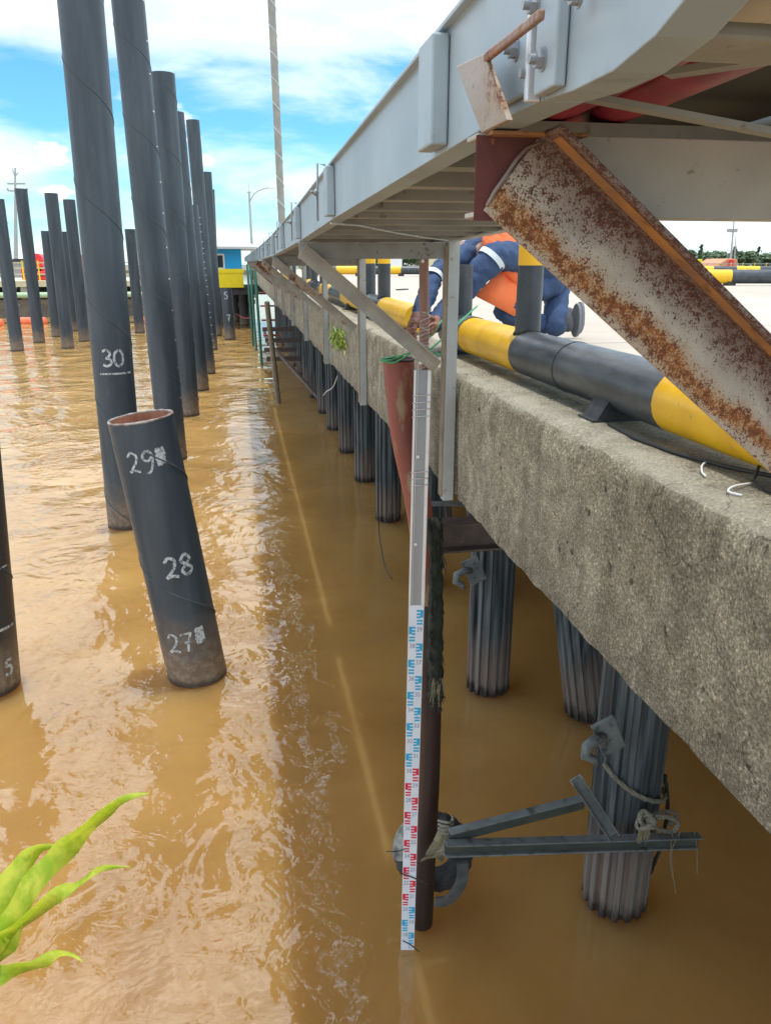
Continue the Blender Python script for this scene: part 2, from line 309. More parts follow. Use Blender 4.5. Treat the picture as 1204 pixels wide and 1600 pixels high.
M_tyre = varied('old_tyre_rubber', (.022,.022,.024), (.05,.05,.05), 14, .8, bs=.5)
M_tyreg = varied('pale_barnacle_crust', (.26,.26,.24), (.05,.05,.05), 13, .9, bs=.8)
M_tyrestrap = varied('worn_rubber_strap', (.10,.105,.105), (.05,.05,.05), 12, .8)
M_alust = varied('brushed_aluminium', (.31,.335,.36), (.27,.29,.32), 20, .38, .35, stretch=(1,1,.1))
M_aluedge = varied('bright_aluminium_edge', (.74,.75,.77), (.66,.67,.70), 10, .3, .3)
M_white = varied('white_staff_tape', (.72,.75,.80), (.64,.67,.73), 12, .4)
M_ink = mat('cyan_scale_ink', (.015,.36,.62), .4)[0]
M_inkr = mat('red_scale_ink', (.66,.02,.06), .4)[0]
M_inkb = mat('dark_numeral_ink', (.18,.2,.3), .5)[0]
M_wood = varied('brown_pole', (.32,.17,.125), (.24,.13,.10), 8, .6, stretch=(1,1,.3))
M_film = varied('clear_wrap', (.62,.60,.58), (.45,.40,.38), 60, .15, stretch=(.3,.3,1))
M_hose = varied('red_hose', (.34,.022,.05), (.15,.014,.04), 8, .5)
M_cable = mat('black_cable', (.02,.02,.022), .5)[0]
M_plastic = mat('white_plastic', (.75,.77,.78), .35)[0]
M_skin = varied('brown_skin', (.26,.115,.075), (.22,.09,.06), 20, .5)
M_vest = varied('orange_vest', (.92,.22,.07), (.88,.17,.05), 10, .75, bs=.6, bd=.012, bscale=9)
M_cover = varied('blue_coverall', (.035,.070,.155), (.026,.052,.12), 10, .85, bs=.8, bd=.014, bscale=11)
M_refl = varied('reflective_tape', (.62,.68,.72), (.55,.60,.65), 10, .3)
M_boot = varied('dark_boot', (.06,.065,.07), (.09,.095,.10), 20, .7)
M_sole = mat('grey_sole', (.17,.18,.19), .7)[0]
M_hair = mat('dark_hair', (.02,.015,.013), .8)[0]
# ------------------------------------------------------------------ WATER
def watermat():
    m = bpy.data.materials.new('muddy_river_water'); m.use_nodes = True; t = m.node_tree; t.nodes.clear(); p = pos(t)
    col = mixc(t, ramp(t, tex(t, p, .45, 5, .6, .6), [(.38, 0.0), (.62, 1.0)]), (.370,.202,.060), (.295,.155,.044))
    b = nn(t, 'ShaderNodeBsdfPrincipled'); b.inputs['Specular IOR Level'].default_value = 0; b.inputs['Roughness'].default_value = 1
    b.inputs['Subsurface Weight'].default_value = 1.0; b.inputs['Subsurface Radius'].default_value = (1.0,.75,.45); b.inputs['Subsurface Scale'].default_value = 2.2
    t.links.new(col, b.inputs['Base Color'])
    a = tex(t, pos(t, (1, .75, 1)), .95, 3, .5, .6)
    c = tex(t, pos(t, (.95, 1.15, 1)), 2.6, 3, .45, .8)
    d = tex(t, pos(t, (1, 1.3, 1)), 10, 2, .5, .4)
    calm = ramp(t, tex(t, p, .30, 3, .5, .8), [(.38, .40), (.62, 1.0)])
    sx = nn(t, 'ShaderNodeSeparateXYZ'); t.links.new(p, sx.inputs[0])
    lee = nn(t, 'ShaderNodeMapRange'); lee.inputs[1].default_value = -.4; lee.inputs[2].default_value = 1.5; lee.inputs[3].default_value = 1; lee.inputs[4].default_value = .35
    t.links.new(sx.outputs[0], lee.inputs[0])
    h = mth(t, 'ADD', mth(t, 'MULTIPLY', a, 2.0), mth(t, 'MULTIPLY', c, .50)); h = mth(t, 'ADD', h, mth(t, 'MULTIPLY', d, .085))
    h = mth(t, 'MULTIPLY', h, mth(t, 'MULTIPLY', calm, lee.outputs[0]))
    bp = nn(t, 'ShaderNodeBump'); bp.inputs['Strength'].default_value = 1; bp.inputs['Distance'].default_value = .062; t.links.new(h, bp.inputs['Height'])
    fr = nn(t, 'ShaderNodeFresnel'); fr.inputs['IOR'].default_value = 1.85; t.links.new(bp.outputs[0], fr.inputs['Normal'])
    gl = nn(t, 'ShaderNodeBsdfGlossy'); gl.inputs['Roughness'].default_value = .03; t.links.new(bp.outputs[0], gl.inputs['Normal'])
    mx = nn(t, 'ShaderNodeMixShader'); t.links.new(fr.outputs[0], mx.inputs[0]); t.links.new(b.outputs[0], mx.inputs[1]); t.links.new(gl.outputs[0], mx.inputs[2])
    o = nn(t, 'ShaderNodeOutputMaterial'); t.links.new(mx.outputs[0], o.inputs[0]); return m
me = MB(); me.add([(-600,-60,0),(600,-60,0),(600,900,0),(-600,900,0)], [(0,1,2,3)])
tag(me.build('water', watermat()), kind='structure')
# far bank ground
M_ground = varied('far_ground', (.20,.19,.14), (.14,.15,.09), .05, .9)
g = MB(); g.box((-600, 300, -.5), (600, 900, 1.2)); g.box((90, -60, -.5), (600, 300, 3.3))
tag(g.build('far_bank_ground', M_ground), kind='structure')
# ------------------------------------------------------------------ WHARF DECK + EDGE BEAMS
XF, ZT, ZB = 1.02, 3.6, 2.985
d = MB(); d.box((1.36, -6, 3.28), (60, 34, 3.592))
tag(d.build('wharf_deck', M_deck, bevel=.01), kind='structure')
# far end of the deck narrower slab behind the pier house
d = MB(); d.box((1.36, 34.02, 3.28), (26, 60, 3.59)); tag(d.build('wharf_deck_extension', M_deck), kind='structure')
def edge_beam(y0, y1, label):
    nx, ny, nz = 3, max(4, int((y1-y0)/.035)), 10
    vs = []; fs = []
    prof = []      # closed ring around the beam (X,Z), rounded arris
    prof += [(XF, ZB+.0), (XF, ZB+.1), (XF, ZB+.2), (XF, ZB+.3), (XF, ZB+.4), (XF, ZB+.5), (XF, ZT-.045), (XF+.012, ZT-.014), (XF+.045, ZT), (XF+.10, ZT), (XF+.17, ZT), (XF+.25, ZT), (XF+.335, ZT), (XF+.335, ZB), (XF+.2, ZB), (XF+.08, ZB)]
    n = len(prof)
    for j in range(ny+1):
        y = y0 + (y1-y0)*j/ny
        endf = min(j, ny-j)
        for i, (x, z) in enumerate(prof):
            q = V((x*1.0, y, z))
            dn = noise.noise(q*3.1)*.010 + noise.noise(q*11)*.006 - (max(0, noise.noise(V((3, y*5.5, 1)))-.15)*.06 if 5 < i < 9 else 0)
            px, pz = x, z
            if i <= 8: px = x - dn
            if i in (6, 7, 8, 9): pz = z + noise.noise(q*9)*.008 - (max(0, noise.noise(V((3, y*5.5, 1)))-.15)*.07 if i in (7, 8) else 0)
            if i in (0, 15, 14): pz = z + noise.noise(V((1, y*2.0, 5)))*.03 + noise.noise(V((1, y*9.0, 5)))*.014
            if endf == 0 and i <= 12: px += .012 if i <= 8 else 0; pz -= .02 if i in (7, 8, 9, 10, 11, 12) else 0
            vs.append((px, y, pz))
    for j in range(ny):
        for i in range(n):
            a = j*n+i; b2 = j*n+(i+1) % n; fs.append((b2, a, a+n, b2+n))
    fs.append(tuple(range(n))); fs.append(tuple(ny*n+i for i in range(n-1, -1, -1)))
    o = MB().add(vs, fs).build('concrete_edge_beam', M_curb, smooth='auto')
    return tag(o, label, 'concrete beam', 'concrete edge beams along the wharf')
by = [-2.2, 3.62, 6.42, 9.3, 12.2, 15.1, 18.0, 21, 24, 27, 30, 33.9, 39, 45, 52, 60]
bl = ['long mottled concrete edge beam in the foreground under the striped pipe', 'concrete edge beam behind the red pipe and measuring staff', 'short concrete edge beam with green plants growing at its near end']
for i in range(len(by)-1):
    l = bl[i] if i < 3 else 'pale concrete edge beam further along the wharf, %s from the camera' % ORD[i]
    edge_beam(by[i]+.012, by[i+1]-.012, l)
# ------------------------------------------------------------------ FLUTED WHARF PILES
def fluted(p0, p1, r, name='fluted_pile', seg=1):
    p0, p1 = V(p0), V(p1); a = (p1-p0).normalized(); u = V((1,0,0)); u = (u-a*u.dot(a)).normalized(); q = a.cross(u)
    N, vs, fs = 15, [], []; prof = []
    for k in range(N):
        for f_, rr in ((.0, 1), (.38, 1), (.52, .865), (.86, .865)): prof.append((2*math.pi*(k+f_)/N, rr*r))
    n = len(prof); L = (p1-p0).length; m = 8
    for j in range(m+1):
        for th, rr in prof:
            c = p0 + a*(L*j/m); s_ = 1+noise.noise(V((th, j*.7, p0.y)))*.012
            vs.append(c + (u*math.cos(th)+q*math.sin(th))*rr*s_)
    fs = [(j*n+i, j*n+(i+1) % n, (j+1)*n+(i+1) % n, (j+1)*n+i) for j in range(m) for i in range(n)]
    fs.append(tuple(m*n+i for i in range(n)))
    return MB().add(vs, fs).build(name, M_flute)
pys = [1.15, 3.83, 6.62, 9.35, 12.12, 14.6, 17.05, 19.6, 21.9, 24.6, 27.3, 30.0, 32.6, 35.3, 38.2, 41.2, 44.5, 48]
plab = {1: 'fluted wharf pile with rope tied round it behind the lower steel bracket', 2: 'fluted dark pile standing under the short brown I-beam', 3:'dark fluted pile behind the measuring staff just below the bracket post', 4: 'fluted dark pile left of the red pipe, pink stained at the water'}
first_pile = None
for i, y in enumerate(pys):
    x = 2.27 if i != 1 else 2.285
    o = fluted((x, y, -.6), (x+random.uniform(-.02, .02), y, 3.28), .215)
    tag(o, plab.get(i, 'fluted dark wharf pile in the front row, %s from the camera' % ORD[i]), 'pile', 'fluted piles under the wharf edge')
for i, y in enumerate([6.0, 8.9, 11.6, 14.4, 17.2, 20]):
    b0 = V((3.06, y, 0)); top = V((2.62, y+.35, 3.28)); dirn = (top-b0)/3.28
    tag(fluted(b0-dirn*.6, top, .20, 'raking_pile'), ('raking fluted pile leaning under the wharf behind the roped pile' if i == 0 else 'raking fluted pile under the wharf, %s from the camera' % ORD[i]), 'pile', 'raking piles behind the front row')
for i, y in enumerate([4.2, 9.5, 15, 21, 27]):
    tag(fluted((6.2, y, -.6), (6.2, y, 3.28), .215, 'fluted_pile'), 'fluted pile of the back row deep under the wharf, %s from the camera' % ORD[i], 'pile', 'back row piles under the wharf')
# pile lugs / hooks
def lug(px, py, Y, label, s=1.0):
    p = ony(px, py, Y); t = thing('mooring_lug', p, label, 'lug')
    m = MB(); m.box((-.06*s, -.015, -.13*s), (.10*s, .012, .13*s), M=Matrix.Translation(p)@Matrix.Rotation(R(-24), 4, 'Y')); m.build('back_plate', M_greysteel, t, bevel=.004)
    pts = [p+V((-.02*s, -.02, .02*s)), p+V((-.10*s, -.05, .03*s)), p+V((-.17*s, -.08, .01*s)), p+V((-.18*s, -.09, -.05*s)), p+V((-.12*s, -.09, -.08*s)), p+V((-.10*s, -.09, -.12*s))]
    MB().tube(pts, [.03*s, .034*s, .036*s, .034*s, .028*s, .02*s], 10).build('hook', M_greysteel, t, smooth=True); return t
lug(945, 1152, 3.58, 'rusty grey hook lug on the roped pile above the steel bracket', .9)
lug(737, 893, 6.36, 'small grey steel lug on the second fluted pile below the I-beam', 1.0)
# ------------------------------------------------------------------ BLACK DOLPHIN PILES (open water)
def cyl_frame(p0, p1):
    a = (p1-p0).normalized(); mid = (p0+p1)/2; e = V((_C.x-mid.x, _C.y-mid.y, 0)); e = (e-a*e.dot(a)).normalized()
    return a, e, e.cross(a) * -1 if (e.cross(a)).dot(_R) < 0 else e.cross(a)
def wrap(mb, P0, a, e, s, r, pts, wd, n_sub=1):
    """ribbon on the cylinder; pts=(u metres to the right, v metres up the axis from P0)"""
    L = []; Rr = []
    for i, (u, v_) in enumerate(pts):
        u2, v2 = pts[min(i+1, len(pts)-1)]; u1, v1 = pts[max(i-1, 0)]
        du, dv = u2-u1, v2-v1; l = math.hypot(du, dv) or 1; nx, ny = -dv/l*wd/2, du/l*wd/2
        for lst, sg in ((L, 1), (Rr, -1)):
            th = (u+nx*sg)/r; lst.append(P0 + a*(v_+ny*sg) + (e*math.cos(th)+s*math.sin(th))*(r+.004))
    n = len(pts); mb.add(L+Rr, [(i, i+1, n+i+1, n+i) for i in range(n-1)])
DIG = {'0': [[(.5,1),(.15,.8),(.05,.45),(.2,.1),(.5,0),(.85,.15),(.95,.5),(.8,.85),(.5,1)]],
 '3': [[(.05,.9),(.45,1),(.8,.8),(.6,.55),(.35,.5)],[(.35,.5),(.8,.4),(.85,.15),(.45,0),(.05,.08)]],
 '2': [[(.08,.78),(.4,1),(.8,.85),(.75,.55),(.4,.25),(.05,.02)],[(.05,.02),(.5,.1),(.95,.02)]],
 '8': [[(.5,.5),(.15,.75),(.5,1),(.85,.75),(.5,.5),(.12,.25),(.5,0),(.9,.25),(.5,.5)]],
 '9': [[(.85,.7),(.5,.5),(.15,.7),(.45,1),(.85,.85),(.85,.4),(.6,0),(.3,-.1)]],
 '7': [[(.05,.95),(.5,.98),(.9,1)],[(.9,1),(.6,.5),(.45,0)],[(.3,.5),(.8,.52)]],
 '5': [[(.9,1),(.3,.97)],[(.3,.97),(.2,.6)],[(.2,.6),(.7,.55),(.85,.2),(.5,0),(.1,.08)]],
 '_': [[(0,0),(1,0.03)]], '.': [[(.3,0),(.5,.04)]], '#': [[(.1,.1),(.9,.3)],[(.05,.3),(.9,.5)],[(.1,.5),(.95,.7)],[(.1,.75),(.9,.9)],[(.3,.0),(.35,1)],[(.65,.05),(.7,.95)]]}
def smooth_line(pts, k=5):
    if len(pts) < 3: return [tuple(V(pts[0]).lerp(V(pts[-1]), i/k)) for i in range(k+1)]
    out = []; P = [V(p) for p in pts]; P = [P[0]*2-P[1]]+P+[P[-1]*2-P[-2]]
    for i in range(1, len(P)-2):
        for j in range(k):
            t_ = j/k; p0, p1, p2, p3 = P[i-1:i+3]
            q = .5*((2*p1)+(p2-p0)*t_+(2*p0-5*p1+4*p2-p3)*t_*t_+(3*p1-p0-3*p2+p3)*t_**3); out.append(tuple(q))
    out.append(tuple(pts[-1])); return out
def dolphin(base, top, dia, label, pitch=1.5, mt=None, studs=0, marks=(), dots=(), open_top=False, seam=True, group='black steel tube piles in the river', up=0, hand=1):
    """base px (water), top px on a chosen plane or a 3D point"""
    p0 = onz(*base, 0); r = dia/2
    p1 = top if isinstance(top, V) else ony(top[0], top[1], p0.y + up)
    a = (p1-p0).normalized(); low = p0 - a*.8
    t = thing('tube_pile', p0, label, 'pile', group)
    m = MB()
    m.hollow(low, p1, r, .022, 40, 0, 1); tube = m.build('tube', [mt or M_pile, M_rustin if open_top else M_pile_d], t, smooth='auto')
    a, e, s = cyl_frame(p0, p1); L = (p1-p0).length
    if open_top:
        rm = MB(); u = a.orthogonal().normalized(); q = a.cross(u); ring = [p1+a*.004+(u*math.cos(x*math.pi/20)+q*math.sin(x*math.pi/20))*(r-.008) for x in range(41)]
        rm.tube(ring, .013, 8, False, jit=.25).build('cut_rim', M_rim, t, smooth=True)
    if seam:
        sm = MB(); pts = []; N = int(L/pitch*28)
        for i in range(N+1):
            th = 2*math.pi*i/28; v_ = L-.28 - pitch*i/28
            if v_ < .05: break
            for_ = p0 + a*v_ + (e*math.cos(th*hand)+s*math.sin(th*hand))*(r+.001); pts.append(for_)
        if len(pts) > 3: sm.tube(pts, .009, 6, False).build('weld_seam', M_seamd, t, smooth=True)
    if marks:
        pm = MB()
        for (txt, u0, v0, h, wd) in marks:
            x = u0
            for ch in txt:
                cw = h*.62 if ch not in '_' else h*1.7
                pm = MB()
                for st in DIG[ch]: wrap(pm, p0, a, e, s, r, [(x+px*cw, v0+py*h) for px, py in smooth_line(st)], wd)
                pm.build('painted_mark' if ch in '_#.' else 'painted_digit', M_chalknum, t)
                x += cw*1.12 if ch != '_' else -h*.1
    if dots:
        dm = MB(); th0, v0, v1, st, sz = dots; v_ = v0; k = 0
        while v_ < v1:
            w_ = sz*random.uniform(.7, 1.5); x = th0*r + random.uniform(-.012, .012)
            wrap(dm, p0, a, e, s, r, [(x-w_, v_+random.uniform(-.01,.01)), (x, v_), (x+w_*.6, v_+random.uniform(-.008,.02))], sz*random.uniform(.5, .9)); v_ += st*random.uniform(.9, 1.1)
        dm.build('paint_mark', M_chalk, t)
    if studs:
        dm = MB(); v_ = .4
        while v_ < L-.3:
            th = R(78)+random.uniform(-.15, .15); c = p0+a*v_+(e*math.cos(th)+s*math.sin(th))*r; o2 = (e*math.cos(th)+s*math.sin(th))
            dm.bar(c-o2*.01, c+o2*.05, .03, .025); v_ += studs*random.uniform(.6, 1.4)
        dm.build('cleat', M_chalk, t)
    return t
dolphin((199, 819), (117, -100), .60, 'thick tall black pile with a white painted 30, nearest full height one', marks=[('30', -.15, 2.62, .24, .035), ('_', -.21, 2.50, .29, .028)], pitch=1.55)
dolphin((271, 716), (190, -100), .60, 'tall black pile with a line of white paint ticks down its right side', dots=(1.18, .8, 13.5, .60, .035), pitch=1.5)
# leaning short open pile
p0s = onz(309, 1050, 0)
p1s = atd(220, 653, 7.22)
dolphin((309, 1052), p1s, .60, 'short cut-off leaning black pile with open rusty top and chalk numbers', open_top=True, pitch=1.45,
   marks=[('29', -.20, 2.30, .19, .022), ('#', .06, 2.33, .17, .045), ('28', -.08, 1.22, .21, .030), ('27', -.22, .42, .20, .024), ('#', .06, .47, .18, .045)])
dolphin((-17, 1072), ony(-70, 560, onz(-17,1072,0).y), .60, 'dark pile at the left edge with pale scratched marks', mt=M_pile_d, marks=[('2', .12, 1.45, .16, .018), ('_', .1, 1.35, .12, .018), ('_', .12, .72, .12, .03), ('5', .15, .22, .16, .03)])
PX = [((295, 648), (254, 115), 'tall black pile with flat top, third of the right hand line', 0),
 ((313, 609), (272, 176), 'tall black pile half hidden behind the third one in the right hand line', 0),
 ((325, 583), (296, 321), 'lower black pile with white cleats in the right hand line', .25),
 ((331, 546), (301, 188), 'slender tall black pile, tallest of the far right hand line', 0),
 ((340, 524), (322, 269), 'far black pile just right of the slender tallest one', 0),
 ((337, 521), (327, 296), 'furthest black pile in the right hand line, left of the blue house', 0),
 ((219, 520), (203, 358), 'far black pile with white cleats between the two thick piles', .22),
 ((151, 524), (134, 355), 'far black pile mostly hidden by the thick pile marked 30', 0),
 ((28, 548), (-4, 311), 'black pile at far left edge, leftmost of the far group', .5),
 ((62, 535), (33, 295), 'black pile of the far left group standing before the ship mast', 0),
 ((90, 526), (73, 361), 'shorter black pile of the far group left of the crossing pair', 0),
 ((107, 544), (80, 302), 'tall black pile in the middle of the far left group', 0),
 ((117, 517), (99, 362), 'shorter black pile of the far group behind the middle one', 0),
 ((133, 533), (108, 312), 'tall black pile rightmost of the far left group', 0)]
for b_, t_, l_, st in PX:
    dolphin(b_, t_, .60, l_, studs=st, seam=(b_[1] > 600), pitch=1.5)
t = dolphin((360, 530), (353, 450), .62, 'dark pile with white marks under the yellow fascia of the house', marks=[('5', -.15, 2.2, .35, .06), ('7', -.1, 1.0, .35, .06)], seam=False, group='piles carrying the blue house')
# tall pale spiral pile standing on shore side
pb = onx(441, 400, 3.2)
pb = V((pb.x, pb.y, 3.59)); 
def pale_pole():
    Y = 44.0; p0 = ony(440.5, 350, Y); p1 = ony(421, -60, Y); a = (p1-p0).normalized(); base = p0 - a*((p0.z-3.59)/a.z)
    t = thing('spiral_mast', base, 'very tall pale tubular mast with spiral weld behind the walkway', 'mast')
    r = .185
    MB().tube([base, base+(p1-base)*.5, p1], r, 24).build('tube', M_pale_pile, t, smooth='auto')
    pts = []; e = V((0,-1,0)); s = V((1,0,0)); L = (p1-base).length
    for i in range(int(L/1.15*20)):
        th = -2*math.pi*i/20; pts.append(base+a*(i/20*1.15)+(e*math.cos(th)+s*math.sin(th))*(r+.005))
    MB().tube(pts, .022, 5, False).build('weld_seam', M_chalk, t)
pale_pole()
# ------------------------------------------------------------------ WALKWAY
ZK = [(-1.2, 4.72), (.2, 4.44), (.36, 4.35), (.43, 4.310), (.49, 4.279), (.54, 4.262), (.60, 4.2535), (.67, 4.254), (.741, 4.259), (.93, 4.262), (2.4, 4.237), (3.65, 4.207), (6.4, 4.165), (9.3, 4.15), (13, 4.14), (27, 4.125)]
def zb(y):
    for (a0, z0), (a1, z1) in zip(ZK, ZK[1:]):
        if y <= a1: return z0+(z1-z0)*(y-a0)/(a1-a0)
    return ZK[-1][1]
GX = .28; GH = .145
def walkway(y0, y1, label, stiff, joists, near=False):
    t = thing('walkway_section', (GX, y0, zb(y0)), label, 'walkway', 'walkway sections')
    a, b = V((GX, y0, zb(y0))), V((GX, y1, zb(y1)))
    path = [V((GX, y, zb(y))) for y in [y0]+[q[0] for q in ZK if y0 < q[0] < y1]+[y1]]
    pr = [(0,0),(.042,0),(.042,.006),(.007,.006),(.007,GH-.007),(.045,GH-.007),(.045,GH),(-.012,GH),(-.012,GH-.006),(0,GH-.006)]
    MB().sweep(pr, path).build('outer_girder', M_alu, t, bevel=.0012)
    pr2 = [(0,0),(0,GH),(-.045,GH),(-.045,GH-.007),(-.007,GH-.007),(-.007,.007),(-.05,.007),(-.05,0)]
    MB().sweep(pr2, [q+V((.716,0,0)) for q in path]).build('inner_girder', M_alu, t)
    for y in stiff:
        z = zb(y); m = MB(); m.box((GX-.024, y-.038, z+.006), (GX-.001, y+.040, z+GH-.01)); m.build('stiffener', M_alu, t, bevel=.003)
    m = MB()
    for y in joists:
        z = zb(y); m.prof([(0,0),(.06,0),(.06,.006),(.006,.006),(.006,.062),(.06,.062),(.06,.068),(0,.068)], (GX+.01, y, z+.002), (GX+.69, y, z+.002), (0,1,0), (0,0,1))
    if joists: m.build('floor_joists', M_joist, t)
    m = MB(); n = 6
    p = [(.012, .118), (.688, .118), (.688, .124), (.012, .124)]
    m.sweep(p, path); m.build('floor_plate', M_dark, t)
    if near: MB().sweep([(.14,.110),(.64,.110),(.64,.114),(.14,.114)], path).build('red_floor_mat', M_hose, t)
    return t
segs = [(-1.2, .735), (.741, 3.64), (3.66, 6.39), (6.41, 9.24), (9.26, 12.1), (12.12, 15.1), (15.12, 18.2), (18.22, 22), (22.02, 27)]
sl = ['nearest walkway section curving over the camera at top right', 'grey painted walkway section carrying the bolted splice and red hoses', 'walkway section just beyond the measuring staff']
for i, (y0, y1) in enumerate(segs):
    st = []; y = 1.11
    if i > 0:
        st = [1.11+1.23*k for k in range(40) if y0 < 1.11+1.23*k < y1]
    js = []; k = 0
    yy = (-.6 if i == 0 else 1.25)
    while yy < y1-.08:
        if yy > y0+.05: js.append(yy)
        yy += .27
    if i == 0: js = []
    walkway(y0, y1, sl[i] if i < 3 else 'grey walkway section receding along the wharf, %s from the camera' % ORD[i], st, js if i < 5 else [], i == 0)
wk = [o for o in sc.objects if o.name.startswith('walkway_section')]
# splice plate, end angle, bolts on section 2 / 1
w1 = [o for o in wk if abs(o.location.y-.741) < .01][0]; w0 = [o for o in wk if abs(o.location.y+1.2) < .01][0]
m = MB(); m.box((GX-.006, .756, 4.270), (GX-.001, .905, 4.390)); m.build('splice_plate', M_alu, w1, bevel=.002)
m = MB(); m.box((GX-.015, .742, 4.258), (GX-.001, .750, 4.40)); m.build('end_angle', M_aluedge, w1, bevel=.002)
m = MB(); m.box((GX-.012, .685, 4.260), (GX-.001, .733, 4.40)); m.build('end_angle', M_alu, w0, bevel=.002)
def bolt(y, z, par, x=GX-.010):
    m = MB(); c = V((x, y, z)); m.tube([c, c+V((-.0015,0,0))], .0095, 20); m.tube([c+V((-.0015,0,0)), c+V((-.0075,0,0))], .0075, 6); m.tube([c+V((-.0075,0,0)), c+V((-.013,0,0))], .0042, 12)
    m.build('bolt', M_alust, par, smooth='auto')
for (px, py) in ((823, 115), (797, 78), (848, 93), (838, 8), (905, -8)):
    q = onx(px, py, GX-.012); bolt(q.y, q.z, w1 if q.y > .74 else w0, GX-.006 if q.y > .74 else GX-.012)
# underside diagonal flat and small conduit under near section
m = MB(); m.bar(ony(895, 148, .80), ony(1260, 218, .74), .020, .006); m.build('bracing_bar', M_joist, w0)
m = MB(); m.bar(V((.40,.74,4.285)), V((.75,.33,4.285)), .02, .006); m.bar(V((.55,.73,4.29)), V((.90,.36,4.29)), .012, .006); m.build('bracing_bar', M_joist, w0)
m = MB(); m.box((GX+.045, .495, 4.282), (.97, .575, 4.335)); m.build('cross_beam', M_joistnear, w0, bevel=.003)
m = MB(); m.box((GX+.045, .59, 4.276), (.97, .66, 4.32)); m.build('cross_beam', M_joist, w0, bevel=.003)
# hook rods hanging over the girder
for y in (2.47, 3.62, 4.9, 6.1, 7.4):
    par = [o for o, (a0, a1) in zip(wk, segs) if a0 < y < a1][0]; z = zb(y); x = GX-.03
    m = MB(); m.tube([V((x+.02, y-.03, z+GH+.008)), V((x-.004, y-.03, z+GH+.012)), V((x-.006, y-.03, z+.0)), V((x-.006, y-.02, z+.07)), V((x-.03, y-.10, z+.075))], .0035, 6)
    m.tube([V((x-.016, y-.10, z+.068)), V((x-.02, y-.10, z+.080))], .007, 10); m.build('hook_rod', M_alust, par, smooth=True)
# red hoses on the joists
for X_, lb in ((.40, 'red hose lying inside the walkway close to the outer girder'), (.50, 'middle red hose of the three laid inside the walkway'), (.60, 'innermost red hose, farthest from the outer girder')):
    pts = [V((X_, y_, 0)) for y_ in [-.9,-.3,.2,.36,.43,.49,.54,.6,.67,.74,.93,1.3,1.7,2.1,2.4,2.8,3.2,3.65,4.2,4.8,5.4,6.0,6.4,7.2]]
    pts = [V((p.x, p.y, zb(p.y)+.020+.05+.032)) for p in pts]
    # keep the hose below the floor plate
    pts = [V((p.x, p.y, min(p.z, zb(p.y)+.0945))) for p in pts]
    m = MB(); n = 12
    m.tube(pts, .0215, 14); o = m.build('red_hose', M_hose, smooth=True)
    for vtx in o.data.vertices: vtx.co.x = X_ + (vtx.co.x-X_)*2.0
    tag(o, lb, 'hose', 'red hoses in the walkway')
# brackets -------------------------------------------------------------
def brace_near_mat():
    m, t, b = mat('rust_speckled_brace', (.5,.45,.4), .6); g = nn(t, 'ShaderNodeNewGeometry')
    vm = nn(t, 'ShaderNodeVectorMath', operation='DOT_PRODUCT'); vm.inputs[1].default_value = (.615, 0, .788)
    sb = nn(t, 'ShaderNodeVectorMath', operation='SUBTRACT'); sb.inputs[1].default_value = (.352, .93, 4.262)
    t.links.new(g.outputs['Position'], sb.inputs[0]); t.links.new(sb.outputs[0], vm.inputs[0]); d = vm.outputs['Value']   # 0 top edge .. -.108 lower edge
    al = nn(t, 'ShaderNodeVectorMath', operation='DOT_PRODUCT'); al.inputs[1].default_value = (.788, 0, -.615); t.links.new(sb.outputs[0], al.inputs[0]); L = al.outputs['Value']
    p = pos(t); warp = mth(t, 'MULTIPLY', mth(t, 'SUBTRACT', tex(t, p, 14, 4), .5), .05); dw = mth(t, 'ADD', d, warp)
    low = ramp(t, mth(t, 'MULTIPLY', dw, -8.0), [(.50, 0.0), (.66, 1.0), (.76, .9), (.84, .35)]); high = ramp(t, mth(t, 'MULTIPLY', dw, -8.0), [(.12, 1.0), (.34, .55), (.48, .0)])
    endm = ramp(t, mth(t, 'MULTIPLY', L, 2.0), [(.08, 1.0), (.34, .3), (.55, 0.0)])
    sp = tex(t, p, 420, 5, .66); sp2 = tex(t, p, 110, 5, .6)
    spk = mth(t, 'ADD', mth(t, 'MULTIPLY', sp, .62), mth(t, 'MULTIPLY', sp2, .38))
    z_ = mth(t, 'MAXIMUM', mth(t, 'MULTIPLY', low, .145), mth(t, 'MAXIMUM', mth(t, 'MULTIPLY', high, .12), mth(t, 'MULTIPLY', endm, .085)))
    mk = ramp(t, mth(t, 'ADD', spk, z_), [(.590, 0.0), (.635, 1.0)])
    base = mixc(t, ramp(t, tex(t, p, 20, 5), [(.35, 0.0), (.65, 1.0)]), (.50,.455,.39), (.41,.365,.31))
    base = mixc(t, mth(t, 'MULTIPLY', low, .65), base, (.50,.27,.09)); base = mixc(t, mth(t, 'MULTIPLY', high, .72), base, (.17,.105,.095))  # high band: purple-brown rust plus crease shade under the flange, painted in
    rc = mixc(t, low, (.15,.065,.05), (.36,.12,.02)); rc = mixc(t, ramp(t, sp2, [(.45, 0.0), (.6, .7)]), rc, (.09,.03,.02))
    col = mixc(t, mk, base, rc); t.links.new(col, b.inputs['Base Color']); bump(t, b, mth(t, 'MULTIPLY', mth(t, 'ADD', mk, sp), -1), .5, .0015)
    t.links.new(mth(t, 'MULTIPLY_ADD', mk, .35, .45), b.inputs['Roughness']); return m
M_bracenear = brace_near_mat()
